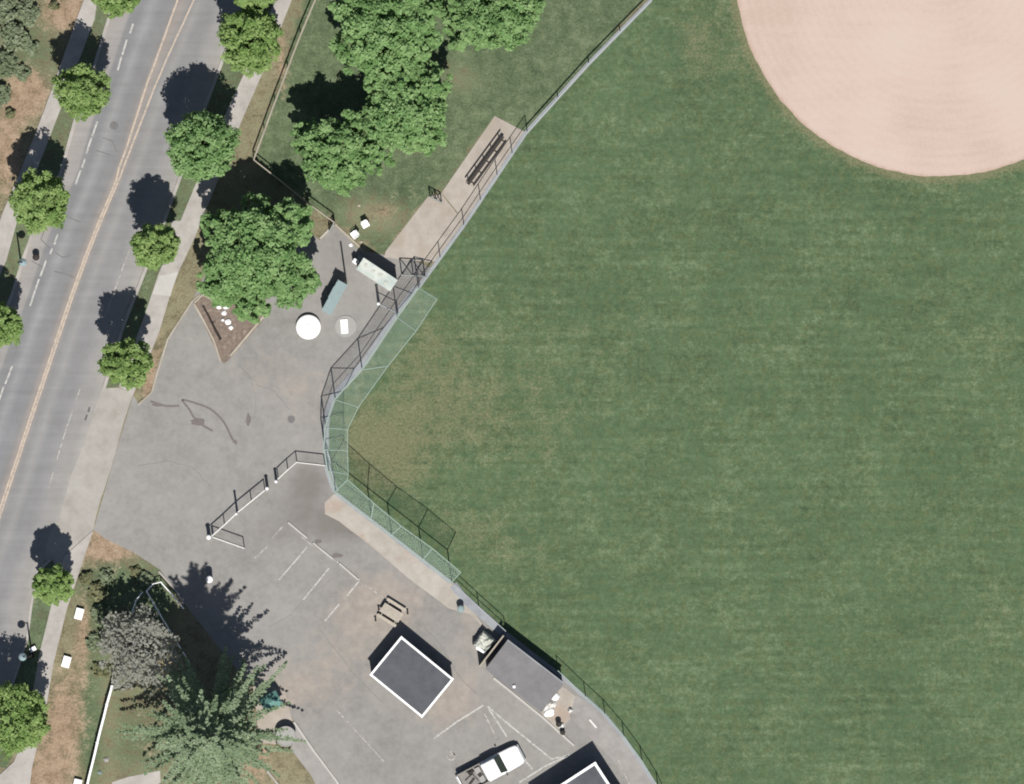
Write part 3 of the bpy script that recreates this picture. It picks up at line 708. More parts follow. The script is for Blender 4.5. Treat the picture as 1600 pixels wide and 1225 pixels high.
shrub('shrub', 0, 150, 18, 1.2, 'dull green shrub cut by the left edge beside bare dirt', 'leafC', SH)
shrub('dry_shrub', 85, 9, 8, .7, 'small dark brown bush on dry grass at the top edge', 'leafO', per=18)
shrub('dry_shrub', 17, 178, 8, .8, 'small dark brown bush left of the second street shadow', 'leafO', per=18)
for x, y, r, h, m, lb in [(150, 925, 15, 1.0, 'leafO', 'olive shrub right of the smallest street tree'), (168, 902, 13, .8, 'leafC', 'grey-green shrub at the top of the lower left scrub'), (212, 893, 9, .5, 'leafO', 'low olive shrub beside the parking lot edge'),
                      (160, 960, 17, 1.0, 'leafC', 'shrub just right of the upper white box'), (135, 905, 12, .7, 'leafO', 'dry shrub at the sidewalk edge below the tan dirt'), (227, 905, 13, .6, 'leafC', 'small shrub touching the white bent rail'),
                      (150, 1005, 16, .8, 'leafC', 'grey-green shrub between the two white boxes and the bare tree'), (160, 1045, 15, .7, 'leafO', 'low shrub above the end of the white fence'), (445, 1165, 14, .9, 'leafO', 'low bush beside the long pale kerb line right of the fir')]:
    shrub('shrub', x, y, r, h, lb, m, 'low scrub around the bare tree', ncl=30)

# ------------------------------------------------------------------ fences
def mesh_panel(name, pts, z0s, z1s, mat, parent):
    """vertical or leaning mesh ribbon between two lines of points, with metric UVs"""
    me_v = []; f = []; uv = []
    u = 0
    for i in range(len(pts[0]) - 1):
        a, b = pts[0][i], pts[0][i + 1]; d, c_ = pts[1][i], pts[1][i + 1]
        L = (b - a).length; hgt = (d - a).length
        k = len(me_v); me_v += [tuple(a), tuple(b), tuple(c_), tuple(d)]; f.append((k, k + 1, k + 2, k + 3))
        uv += [(u, 0), (u + L, 0), (u + L, hgt), (u, hgt)]; u += L
    o = obj(name, (me_v, f), mat, parent)
    l = o.data.uv_layers.new(name='UVMap')
    for i, q in enumerate(uv): l.data[i].uv = q
    return o
def fence(name, label, pts, h, sp=3.0, rr=.035, mat='galv', mesh='link', group=None, cat='fence', mid=False, pr=.04, bottom=True):
    w_ = PP(pts); o0 = w_[0]; t = thing(name, label, cat, (o0.x, o0.y, 0), 0, group)
    w_ = [p - Vector((o0.x, o0.y, 0)) for p in w_]
    posts = []
    for a, b in zip(w_[:-1], w_[1:]):
        n = max(1, round((b - a).length / sp)); posts += [a.lerp(b, k / n) for k in range(n)]
    posts.append(w_[-1])
    for p in posts:
        bm = bmesh.new(); tube(bm, [p, p + Vector((0, 0, h + .04))], pr, pr, 8); obj('post', bm, M[mat], t)
    bm = bmesh.new(); tube(bm, [p + Vector((0, 0, h)) for p in w_], rr, rr, 6); obj('top_rail', bm, M[mat], t)
    if mid: bm = bmesh.new(); tube(bm, [p + Vector((0, 0, h / 2)) for p in w_], rr * .9, rr * .9, 6); obj('mid_rail', bm, M[mat], t)
    if bottom: bm = bmesh.new(); tube(bm, [p + Vector((0, 0, .08)) for p in w_], rr * .8, rr * .8, 6); obj('bottom_rail', bm, M[mat], t)
    if mesh: mesh_panel('wire_mesh', [w_, [p + Vector((0, 0, h)) for p in w_]], 0, 0, M[mesh], t)
    return t
fence('chain_link_fence', 'long white-railed fence beside the sidewalk, from the top edge to the lawn corner', [(512, -50), (493, 0), (470, 55), (430, 160), (397, 250)], 1.5, rr=.06, mat='kerb')
fence('chain_link_fence', 'pale fence crossing the big tree shadow from the lawn corner to the gate', [(397, 250), (440, 284), (482, 318), (523, 348)], 1.5, rr=.055, mat='kerb')
# low field fence
fence('chain_link_fence', 'low silver fence running diagonally to the top edge beside the grass', [(1065, -50), (1018, 0), (920, 100), (824, 207)], 1.2, rr=.06, mat='galv')
fence('chain_link_fence', 'tall silver fence along the bench pad, leading to the backstop', [(824, 207), (777, 275), (725, 353), (688, 404), (656, 448)], 2.7, 2.6, rr=.032, mid=True, pr=.035)
fence('chain_link_fence', 'field fence from the backstop end past the dark bin to the long grey roof', [(706, 908), (748, 947), (790, 985)], 2.2, 2.8, rr=.032, mid=True, pr=.035)
fence('chain_link_fence', 'curved field fence from the long grey roof to the bottom edge', [(872, 1047), (915, 1088), (945, 1115), (975, 1150), (1003, 1188), (1028, 1228), (1048, 1270)], 2.3, 2.4, rr=.03, pr=.035, mat='green_pipe')
YG = 'white-railed yard fences by the driveway'
fence('yard_fence', 'slanting white-railed fence between the two tallest yard posts, lower end', [(332, 837), (351, 820), (371, 801), (393, 783), (414, 766)], 1.75, 2.6, rr=.06, mat='whited', group=YG)
fence('yard_fence', 'short white-railed fence stub pointing right from the corner post', [(334, 839), (382, 856)], 1.75, 2.6, rr=.05, mat='whited', group=YG)
fence('yard_fence', 'bent white-railed fence joining the backstop, above the narrow opening', [(435, 748), (450, 734), (464, 722), (508, 727)], 1.75, 2.4, rr=.05, mat='whited', group=YG)
def post(name, x, y, h, r, label, mat='whited', cap=True, group=None, cat='post'):
    c = P(x, y); t = thing(name, label, cat, (c.x, c.y, 0), 0, group)
    bm = bmesh.new(); tube(bm, [(0, 0, 0), (0, 0, h)], r, r * .9, 12); obj('shaft', bm, M[mat], t)
    if cap: bm = bmesh.new(); lathe(bm, [(r * 1.15, h), (r * 1.2, h + .04), (r * .8, h + .12), (.02, h + .15)], 14); obj('cap', bm, M['white'], t)
    return t
PG = 'white posts at the yard fences'
post('gate_post', 327, 839, 1.8, .16, 'thick white corner post at the lower left end of the yard fence', group=PG)
post('gate_post', 371, 802, 3.4, .09, 'tallest white yard post, midway along the slanting fence', group=PG)
post('gate_post', 418, 763, 1.9, .12, 'white post on the lower left side of the narrow opening', group=PG)
post('gate_post', 432, 752, 1.9, .11, 'white post on the upper right side of the narrow opening', group=PG)
post('gate_post', 592, 475, 2.9, .11, 'white post below the white roofed shed', group=PG)
post('utility_pole', 541, 441, 6.3, .07, 'slim tall pole behind the blue-green cabinet, casting a long thin shadow', mat='dark', cap=False, cat='pole')
fence('yard_fence', 'short mesh fence from the white post under the shed to the backstop', [(592, 475), (622, 490)], 1.9, 2, rr=.04, mat='galv', group=YG)
# braced gate frame beside the shed
def gate(label, a, b, h):
    A, B = P(*a), P(*b); t = thing('mesh_gate', label, 'gate', (A.x, A.y, 0)); B = B - Vector((A.x, A.y, 0)); A = Vector((0, 0, 0)); up = Vector((0, 0, h))
    bm = bmesh.new()
    for s_, e_ in ((A, A + up), (B, B + up), ((A + B) / 2, (A + B) / 2 + up), (A + up, B + up), (A + Vector((0, 0, .1)), B + Vector((0, 0, .1)))): tube(bm, [s_, e_], .05, .05, 6)
    obj('frame', bm, M['galvd'], t)
    bm = bmesh.new(); m_ = (A + B) / 2
    for s_, e_ in ((A, m_ + up), (A + up, m_), (m_, B + up), (m_ + up, B)): tube(bm, [s_, e_], .035, .035, 6)
    obj('brace', bm, M['galvd'], t)
    mesh_panel('wire_mesh', [[A, B], [A + up, B + up]], 0, 0, M['link'], t)
gate('braced mesh gate across the lower concrete pad beside the shed', (628, 430), (664, 432), 2.7)
gate('small wire gate at the head of the lower concrete pad', (672, 308), (690, 317), 1.7)
gate('mesh gate where the lawn fence meets the lot kerb', (522, 349), (515, 362), 1.4)

# ------------------------------------------------------------------ the backstop with its overhanging canopy
def backstop():
    t = thing('backstop', 'tall bent softball backstop with green overhanging mesh canopy', 'backstop', tuple(P(508, 700)))
    O = P(508, 700); O.z = 0
    bw = base_w; fr = [(683, 467), (650, 517), (606, 572), (560, 636), (543, 671), (543, 704), (544, 741), (543, 749), (584, 786), (627, 822), (676, 857), (720, 894)]
    HW, HF = 4.9, 6.0
    B = [P(x, y) - O for x, y in bw]; Tp = [P(x, y, 0) - O + Vector((0, 0, HW)) for x, y in bw]
    Fr = [P(x, y, HF) - O for x, y in fr]
    for i, (b, tp, f) in enumerate(zip(B, Tp, Fr)):
        bm = bmesh.new(); tube(bm, [b, tp], .045, .045, 8); obj('post', bm, M['galvd'], t)
        bm = bmesh.new(); tube(bm, [tp, f], .038, .038, 6); obj('canopy_arm', bm, M['green_pipe'], t)
    def rail(pts, r, nm, m='green_pipe'):
        bm = bmesh.new(); tube(bm, pts, r, r, 6); obj(nm, bm, M[m], t)
    rail(Tp, .042, 'top_rail'); rail([b + Vector((0, 0, HW * .5)) for b in B], .026, 'mid_rail', 'galvd'); rail([b + Vector((0, 0, .1)) for b in B], .05, 'bottom_rail', 'galvd')
    rail(Fr, .03, 'canopy_front_rail')
    mesh_panel('wire_mesh', [B, Tp], 0, 0, M['link'], t)
    mesh_panel('canopy_mesh', [Tp, Fr], 0, 0, M['linkc'], t)
backstop()

# ------------------------------------------------------------------ buildings
def frame4(pts):
    """pixel corners a,b,c,d -> centre, length, width, angle (along a->b)"""
    a, b, c, d = PP(pts); ctr = (a + b + c + d) / 4
    return ctr, ((b - a).length + (c - d).length) / 2, ((d - a).length + (c - b).length) / 2, math.atan2(b.y - a.y, b.x - a.x)
def building(name, label, cat, pts, h, roofm, trim=True, wallm='wall', tw=.16, over=.08):
    ctr, L, W, an = frame4(pts); k = 1 - h / CAM_H; t = thing(name, label, cat, (ctr.x * k, ctr.y * k, 0), an)
    bm = bmesh.new(); box(bm, 0, 0, (h - .12) / 2, L - over * 2, W - over * 2, h - .12); obj('wall', bm, M[wallm], t)
    bm = bmesh.new(); box(bm, 0, 0, h - .06, L, W, .12, 0, .02); rf = obj('roof', bm, M[roofm], t)
    if trim:
        bm = bmesh.new()
        for sx in (-1, 1): box(bm, sx * (L / 2 - tw / 2), 0, h + .03, tw, W + .02, .07)
        for sy_ in (-1, 1): box(bm, 0, sy_ * (W / 2 - tw / 2), h + .032, L - 2 * tw, tw, .07)
        obj('trim', bm, M['white'], rf)
    bm = bmesh.new(); box(bm, L * .2, -W / 2 + over - .02, 1.0, .9, .06, 1.95, 0, .01); d_ = obj('door', bm, M['dark'], t)
    bm = bmesh.new(); box(bm, L * .2 + .35, -W / 2 + over - .07, 1.0, .05, .06, .14); obj('handle', bm, M['galv'], d_)
    return t, L, W
building('equipment_shed', 'square flat-roofed building with dark grey roof and white trim, wholly in view', 'shed', [(627, 994), (709, 1061), (660, 1121), (577, 1055)], 2.4, 'roofd')
t, L, W = building('equipment_shed', 'dark grey roof with white trim, half cut by the bottom edge', 'shed', [(931, 1192), (996, 1292), (893, 1353), (829, 1254)], 3.0, 'roofd', tw=.2)
t, L, W = building('dugout', 'long flat grey roofed dugout beside the field fence', 'dugout', [(793, 999), (880, 1066), (848, 1113), (758, 1047)], 2.6, 'roofg', trim=False)
bm = bmesh.new(); box(bm, 0, W / 2 - .04, 2.62, L, .09, .05); obj('roof_edge', bm, M['mow'], t)
bm = bmesh.new(); lathe(bm, [(.09, 2.6), (.09, 2.75), (.13, 2.78), (.03, 2.84)], 12, (-.15 - 0 * L, -W / 2 + .3)); obj('roof_vent', bm, M['white'], t)
# thin screen wall left of the dugout
A, B = P(787, 993, 2.2), P(749, 1042, 2.2); c = (A + B) / 2
t = thing('screen_wall', 'thin pale-topped screen wall between the dugout roof and the white tarp', 'wall', (c.x, c.y, 0), math.atan2(B.y - A.y, B.x - A.x))
bm = bmesh.new(); box(bm, 0, 0, 1.08, (B - A).length, .07, 2.16); obj('panel', bm, M['wall'], t)
bm = bmesh.new(); box(bm, 0, 0, 2.19, (B - A).length, .12, .06); obj('cap', bm, M['kerb'], t)
# white roofed shed with corrugated patchy top
ctr, L, W, an = frame4([(569, 403), (622, 438), (610, 456), (557, 421)])
t = thing('storage_container', 'white patchy roofed container at the edge of the lot, under the lawn', 'container', (ctr.x, ctr.y, 0), an)
bm = bmesh.new(); box(bm, 0, 0, 1.15, L - .1, W - .1, 2.3); obj('wall', bm, M['whited'], t)
bm = bmesh.new(); box(bm, 0, 0, 2.36, L, W, .08, 0, .015)
for i in range(15): box(bm, -L / 2 + .12 + i * (L - .24) / 14, 0, 2.402, .04, W - .02, .02)
rf = obj('roof', bm, M['proof'], t)
bm = bmesh.new()
for x, y, sx, sy_ in ((-.35, .05, .28, .22), (.25, .1, .34, .25), (.95, -.2, .3, .3), (-1.1, .1, .22, .3)): box(bm, x, y, 2.43, sx, sy_, .07, .3, .02)
obj('roof_patch', bm, M['cream'], rf)
bm = bmesh.new(); box(bm, L / 2 - .03, 0, 1.1, .05, W * .7, 2.0); obj('door', bm, M['greyd'], t)
for x, y, sz_, m_, lb in ((556, 409, .42, 'white', 'small white crate at the left end of the white container'), (563, 405, .5, 'greyd', 'grey crate squeezed between the white crate and container')):
    c = P(x, y); t = thing('crate', lb, 'crate', (c.x, c.y, 0), math.radians(-35)); hh = 1.2 if m_ == 'white' else .9
    bm = bmesh.new(); box(bm, 0, 0, hh / 2, sz_, sz_ * .8, hh, 0, .03); obj('body', bm, M[m_], t)
    bm = bmesh.new(); box(bm, 0, 0, hh + .03, sz_ * 1.06, sz_ * .86, .06, 0, .015); obj('lid', bm, M[m_], t)
# blue-green cabinet with two raised ends
ctr, L, W, an = frame4([(531, 439), (546, 447), (515, 491), (500, 483)])
t = thing('storage_cabinet', 'narrow blue-green roofed cabinet above the round white tank', 'cabinet', (ctr.x, ctr.y, 0), an)
bm = bmesh.new(); box(bm, 0, 0, .85, L - .04, W - .04, 1.7); obj('body', bm, M['tealg'], t)
bm = bmesh.new(); box(bm, 0, 0, 1.74, L + .03, W + .03, .08, 0, .02)
obj('roof', bm, M['tealg'], t)
bm = bmesh.new(); box(bm, -L / 2 + .06, W * .36, 2.0, .06, .5, .5); box(bm, -L / 2 + .06, -W * .28, 2.0, .06, .8, .5); obj('back_panel', bm, M['tealg'], t)
# round white tank and pale round pad with a white board
c = P(482, 511); t = thing('water_tank', 'bright white round tank lid standing on the lot, left of the pale disc', 'tank', (c.x, c.y, 0))
bm = bmesh.new(); lathe(bm, [(.93, 0), (.93, .34), (.97, .36), (.97, .42), (.9, .47), (.4, .55), (.05, .57)], 40); obj('shell', bm, M['white'], t, True)
bm = bmesh.new(); lathe(bm, [(.2, .54), (.2, .62), (.16, .64), (.03, .65)], 18); obj('hatch', bm, M['white'], t)
c = P(540, 510); t = thing('round_pad', 'pale grey translucent-looking disc on the lot under a white board', 'disc', (c.x, c.y, 0))
bm = bmesh.new(); lathe(bm, [(.84, .0), (.84, .04), (.8, .06), (.03, .065)], 36); obj('disc', bm, M['greyd'], t)
bm = bmesh.new(); lathe(bm, [(.86, .0), (.86, .06), (.84, .06), (.84, .0)], 36); obj('rim', bm, M['galvd'], t)
t = thing('white_board', 'small bright white board lying on the pale grey disc', 'board', (P(538, 510).x, P(538, 510).y, .08), math.radians(4))
bm = bmesh.new(); box(bm, 0, 0, .05, .55, 1.12, .09, 0, .02); obj('panel', bm, M['white'], t)
bm = bmesh.new()
for yy in (-.4, .4): box(bm, 0, yy, .11, .5, .05, .03)
obj('batten', bm, M['white'], t)
# teal booth and round tub by the fir
c = P(424, 1096); t = thing('kiosk', 'teal roofed booth peeping out from under the fir branches', 'kiosk', (c.x, c.y, 0), math.radians(28))
bm = bmesh.new(); box(bm, 0, 0, .75, 1.1, 1.0, 1.5); obj('wall', bm, M['wall'], t)
bm = bmesh.new(); V_ = [bm.verts.new(v) for v in ((-.75, -.65, 1.5), (.75, -.65, 1.5), (.75, .65, 1.5), (-.75, .65, 1.5), (-.75, 0, 1.85), (.75, 0, 1.85))]
for f_ in ((0, 1, 5, 4), (2, 3, 4, 5), (0, 4, 3), (1, 2, 5), (0, 3, 2, 1)): bm.faces.new([V_[i] for i in f_])
obj('roof', bm, M['teal'], t)
bm = bmesh.new(); box(bm, .2, -.51, .7, .5, .04, 1.3); obj('door', bm, M['dark'], t)
c = P(447, 1150); t = thing('round_tub', 'round open tub beside the top of the long pale kerb line', 'tub', (c.x, c.y, 0))
bm = bmesh.new(); lathe(bm, [(.72, 0), (.78, 1.05), (.72, 1.05), (.68, .95), (.02, .95)], 30); obj('body', bm, M['wall'], t)
bm = bmesh.new(); lathe(bm, [(.78, 1.04), (.82, 1.06), (.8, 1.1), (.74, 1.1), (.72, 1.06)], 30); obj('rim', bm, M['greyd'], t)

# ------------------------------------------------------------------ dugout bench
A, B = P(786, 213), P(731, 288); c = (A + B) / 2
t = thing('dugout_bench', 'long dark bench on the upper concrete pad beside the tall fence', 'bench', (c.x, c.y, .03), math.atan2(B.y - A.y, B.x - A.x))
LL = (B - A).length
bm = bmesh.new(); box(bm, 0, 0, .45, LL, .26, .05, 0, .01); obj('seat', bm, M['dark'], t)
bm = bmesh.new(); box(bm, 0, -.2, .85, LL, .05, .26, 0, .01); obj('backrest', bm, M['dark'], t)
bm = bmesh.new(); box(bm, 0, .42, .2, LL * .93, .12, .04, 0, .01); obj('foot_rail', bm, M['dark'], t)
for k in range(5):
    bm = bmesh.new(); x = -LL / 2 + .3 + k * (LL - .6) / 4
    box(bm, x, 0, .22, .06, .3, .42); box(bm, x, -.2, .5, .05, .05, .8); box(bm, x, .25, .14, .05, .4, .05); obj('leg', bm, M['dark'], t)

# ------------------------------------------------------------------ picnic table and stub posts
c = P(612, 957); t = thing('picnic_table', 'pale weathered picnic table beside the square flat-roofed building', 'picnic table', (c.x, c.y, .0), math.radians(-32))
bm = bmesh.new()
for k in range(5): box(bm, 0, -.32 + k * .16, .75, 1.7, .145, .04)
obj('tabletop', bm, M['wood'], t)
for s_ in (-1, 1):
    bm = bmesh.new(); box(bm, 0, s_ * .72, .45, 1.7, .24, .04); obj('seat', bm, M['wood'], t)
for s_ in (-1, 1):
    bm = bmesh.new()
    for q in (-1, 1): tube(bm, [(s_ * .6, q * .25, .72), (s_ * .6, q * .62, 0)], .04, .04, 6)
    tube(bm, [(s_ * .6, -.75, .42), (s_ * .6, .75, .42)], .04, .04, 6); obj('leg', bm, M['wood'], t)
for x, y, lb in ((587, 969, 'short dark post left of the picnic table, lowest of the four'), (592, 952, 'short dark post above left of the picnic table'), (615, 968, 'short dark post between picnic table and roof corner'), (637, 958, 'short dark post right of the picnic table')):
    c = P(x, y); t = thing('bollard', lb, 'post', (c.x, c.y, 0), 0, 'short dark posts around the picnic table')
    bm = bmesh.new(); tube(bm, [(0, 0, 0), (0, 0, .6)], .06, .06, 10); obj('shaft', bm, M['dark'], t)
    bm = bmesh.new(); lathe(bm, [(.09, .6), (.09, .64), (.03, .66)], 12); obj('cap', bm, M['dark'], t)

# ------------------------------------------------------------------ bins
def bin_(x, y, r, h, body, lid, label):
    c = P(x, y); t = thing('trash_bin', label, 'bin', (c.x, c.y, 0))
    bm = bmesh.new(); lathe(bm, [(r * .85, 0), (r, h * .92), (r, h)], 20); obj('body', bm, M[body], t, False)
    bm = bmesh.new(); lathe(bm, [(r * 1.06, h), (r * 1.06, h + .05), (r * .7, h + .13), (.03, h + .15)], 20); obj('lid', bm, M[lid], t)
bin_(720, 951, .27, .95, 'tealg', 'tealg', 'round green bin by the strip where the backstop ends')
bin_(328, 905, .26, 1.5, 'red', 'white', 'white-topped round bin at the lot edge above the fir shadow')
bin_(57, 402, .26, .8, 'greyd', 'dark', 'dark round barrel in the left roadside lane')

# ------------------------------------------------------------------ street lamps
def lamp(x, y, h, arm, label):
    c = P(x, y); t = thing('street_lamp', label, 'street lamp', (c.x, c.y, 0), 0, 'street lamps beside the road')
    bm = bmesh.new(); lathe(bm, [(.2, 0), (.2, .12), (.12, .3), (.075, .5), (.06, h), (.01, h + .1)], 12); obj('pole', bm, M['dark'], t)
    bm = bmesh.new(); tube(bm, [(0, 0, h - .25), (arm * .4, 0, h + .05), (arm * .8, 0, h + .12), (arm, 0, h)], .035, .03, 6); obj('arm', bm, M['dark'], t)
    bm = bmesh.new(); lathe(bm, [(.05, h + .02), (.14, h - .04), (.3, h - .22), (.31, h - .28), (.26, h - .28)], 18, (arm, 0)); hd = obj('lamp_shade', bm, M['lampglass'], t)
    bm = bmesh.new(); lathe(bm, [(.24, h - .27), (.22, h - .4), (.1, h - .5), (.02, h - .52)], 14, (arm, 0)); obj('globe', bm, M['white'], hd)
lamp(50, 1024, 5.1, -.5, 'arched street lamp standing on the verge above the bright lower street tree')
lamp(33, 411, 4.8, .35, 'slim street lamp on the left verge beside the dark barrel')
# small white box near the lamp
c = P(52, 1014); t = thing('meter_box', 'tiny white box beside the lower street lamp', 'box', (c.x, c.y, .1), .5)
bm = bmesh.new(); box(bm, 0, 0, .2, .45, .28, .4, 0, .03); obj('body', bm, M['white'], t)
bm = bmesh.new(); box(bm, 0, 0, .42, .5, .33, .04, 0, .01); obj('lid', bm, M['white'], t)
c = P(28, 412); 
# ------------------------------------------------------------------ white utility boxes
for x, y, an, lb in ((124, 959, -14, 'bright white box on the dry verge, upper of the pair beside the sidewalk'), (104, 1034, -16, 'bright white box on the dry verge, lower of the pair beside the sidewalk'), (121, 1226, -14, 'white box cut by the bottom edge left of the board fence')):
    c = P(x, y); t = thing('utility_box', lb, 'utility box', (c.x, c.y, 0), math.radians(an), 'white utility boxes by the sidewalk')
    bm = bmesh.new(); box(bm, 0, 0, .2, .56, .82, .4, 0, .02); obj('body', bm, M['white'], t)
    bm = bmesh.new(); box(bm, 0, 0, .42, .62, .88, .05, 0, .015); obj('lid', bm, M['white'], t)

# ------------------------------------------------------------------ solid white fence bottom left, bent white rails
def board_fence(label, pts, h, th=.1):
    w_ = PP(pts); o0 = w_[0].copy(); t = thing('board_fence', label, 'fence', (o0.x, o0.y, 0)); w_ = [p - o0 for p in w_]
    bm = bmesh.new(); strip_bm(bm, w_, th * .45, .08, h - .04); obj('boards', bm, M['whited'], t)
    bm = bmesh.new(); strip_bm(bm, subdiv(w_, .8, .02), th * 1.7, h - .04, h + .04); obj('cap_rail', bm, M['white'], t)
    for p in subdiv(w_, 2.2): bm = bmesh.new(); box(bm, p.x, p.y, h / 2 + .05, th * 1.9, th * 1.9, h + .1, .3); obj('post', bm, M['white'], t)
board_fence('white board fence running from the bare tree down to the bottom edge', [(176, 1072), (168, 1100), (153, 1160), (136, 1232), (126, 1270)], 1.3)
WR = 'thin white rails in the fir shadow'
fence('white_rail_fence', 'thin bent white rail fence enclosing the green patch under the fir shadow', [(229, 924), (240, 912), (252, 909), (272, 932), (287, 950)], 1.0, 1.6, rr=.055, mat='white', mesh=None, group=WR, bottom=False)
fence('white_rail_fence', 'long thin white rail slanting down into the fir shadow', [(230, 924), (252, 962), (275, 1000), (296, 1034)], 1.0, 1.8, rr=.055, mat='white', mesh=None, group=WR, bottom=False)
fence('white_rail_fence', 'short curved white rail at the left of the fir shadow', [(207, 957), (213, 938), (223, 925)], 1.0, 1.4, rr=.05, mat='white', mesh=None, group=WR, bottom=False)
fence('white_rail_fence', 'faint thin rail leading up from the white board fence', [(180, 1030), (175, 1070)], 1.0, 1.4, rr=.03, mat='kerb', mesh=None, bottom=False)

# ------------------------------------------------------------------ white plastic chairs, stones, log, sacks
def chair(x, y, rz, label, tip=0.0):
    c = P(x, y); t = thing('plastic_chair', label, 'chair', (c.x, c.y, .02), rz, 'white plastic chairs on the lawn edge'); t.rotation_euler.x = tip
    bm = bmesh.new(); box(bm, 0, 0, .42, .5, .48, .05, 0, .02); obj('seat', bm, M['white'], t)
    bm = bmesh.new(); box(bm, 0, .27, .68, .48, .05, .5, 0, .02, rx=-.2); obj('backrest', bm, M['white'], t)
    for sx in (-1, 1):
        for sy_ in (-1, 1): bm = bmesh.new(); tube(bm, [(sx * .2, sy_ * .19, .4), (sx * .25, sy_ * .24, 0)], .03, .025, 6); obj('leg', bm, M['white'], t)
        bm = bmesh.new(); box(bm, sx * .26, 0, .62, .06, .46, .04, 0, .015); obj('armrest', bm, M['white'], t)
chair(571, 351, .5, 'white plastic chair farther out on the lawn')
chair(554, 367, -.9, 'white plastic chair nearer the lot kerb')
def stone(name, x, y, r, h, mat, label, cat, group, z=0):
    c = P(x, y); bm = bmesh.new(); bmesh.ops.create_icosphere(bm, subdivisions=3, radius=1)
    s0 = random.uniform(0, 99)
    for v in bm.verts:
        k = 1 + .35 * mnoise.noise(v.co * 1.3 + Vector((s0, 0, 0))) + .12 * mnoise.noise(v.co * 3.5 + Vector((0, s0, 0)))
        v.co = Vector((v.co.x * k * r, v.co.y * k * r * random.uniform(.98, 1.02) * .85, max(-.3, v.co.z) * k * h))
    o = obj(name, bm, M[mat], loc=(c.x, c.y, z)); tag(o, label, cat, group); return o
stone('stone', 548, 383, .16, .12, 'white', 'small white stone on the lot kerb below the chairs', 'stone', None)
stone('stone', 564, 378, .14, .12, 'kerb', 'small cream stone at the top corner of the container shadow', 'stone', None)
stone('stone', 561, 321, .13, .1, 'kerb', 'tiny pale stone alone on the lawn above the chairs', 'stone', None)
RG = 'white stones in the planting bed'
for x, y, r, lb in ((342, 480, .2, 'white stone at the upper left of the planting bed pile'), (353, 479, .26, 'white stone touching the tree crown over the planting bed'), (350, 489, .22, 'white stone in the middle of the planting bed pile'),
                    (356, 503, .26, 'largest white stone, lower part of the planting bed pile'), (361, 512, .2, 'long white stone at the bottom right of the planting bed pile'), (348, 500, .14, 'smallest white stone nearest the dark log')):
    stone('stone', x, y, r, .22, 'white', lb, 'stone', RG, .04)
A, B = P(317, 478), P(345, 531); t = thing('log', 'long thin dark log lying in the planting bed', 'log', (A.x, A.y, .12)); B = B - A
bm = bmesh.new(); tube(bm, [(0, 0, 0), B * .3 + Vector((.03, 0, 0)), B * .65 + Vector((-.03, .02, 0)), B], .06, .1, 8); obj('trunk', bm, M['dark'], t)
bm = bmesh.new(); tube(bm, [B * .5, B * .5 + Vector((.3, .1, .1))], .04, .01, 6); obj('branch', bm, M['dark'], t)
DG = 'white sacks dumped at the end of the dugout'
for x, y, r, lb in ((866, 1088, .42, 'palest flattened sack just off the dugout roof end'), (853, 1103, .3, 'small round white sack against the dugout roof'), (863, 1101, .3, 'white sack with the rounded top in the middle of the dump'),
                    (858, 1112, .45, 'brightest and biggest white sack in the dump'), (891, 1110, .22, 'lone white sack near the field fence'), (877, 1134, .28, 'pale sack at the lower end of the dump')):
    stone('sack', x, y, r, .4, 'whited' if r < .4 else 'white', lb, 'sack', DG)
bin_(873, 1131, .22, .7, 'dark', 'dark', 'dark bin beside the pale sack at the end of the dump')
bin_(879, 1144, .2, .6, 'dark', 'dark', 'smaller dark bin closest to the cut-off roof')
sheet('sandy_patch', jagged(PP([(880, 1072), (905, 1092), (890, 1125), (875, 1140), (850, 1122), (846, 1112)]), .12, .3), .02, M['pad2'])
stone('stone', 166, 1187, .22, .2, 'greyd', 'pale grey stone on the grass right of the white board fence', 'stone', None)
stone('stone', 156, 1207, .18, .18, 'tealg', 'small greenish pale stone close to the foot of the board fence', 'stone', None)
# tarp-covered pile
c = P(757, 1004); t = thing('tarp_pile', 'lumpy pile under a white tarp left of the dugout', 'tarp', (c.x, c.y, 0), math.radians(-38))
bm = bmesh.new(); n = 26; gv = {}
for i in range(n + 1):
    for j in range(n + 1):
        u, v = i / n * 2 - 1, j / n * 2 - 1
        r_ = max(abs(u), abs(v)); hh = 1.35 * (1 - max(0, (r_ - .82) / .18) ** 1.5)
        nz = mnoise.noise(Vector((u * 1.8, v * 1.8, 4))) * .28 + mnoise.noise(Vector((u * 5, v * 5, 9))) * .07
        gv[i, j] = bm.verts.new((u * .68 * (1 + .1 * mnoise.noise(Vector((u * 2, v * 2, 1)))), v * .72 * (1 + .14 * mnoise.noise(Vector((u * 2.5, v * 2.5, 6)))), max(0.01, hh + nz * hh)))
for i in range(n):
    for j in range(n): bm.faces.new([gv[i, j], gv[i + 1, j], gv[i + 1, j + 1], gv[i, j + 1]])
obj('tarp', bm, M['cream'], t, True)
bm = bmesh.new(); box(bm, -.05, 0, .6, .98, 1.0, 1.1, .1, .03); obj('stack', bm, M['wall'], t)
bm = bmesh.new(); box(bm, .1, -.62, 1.28, .8, .22, .1, .12, .03); obj('board', bm, M['white'], t)

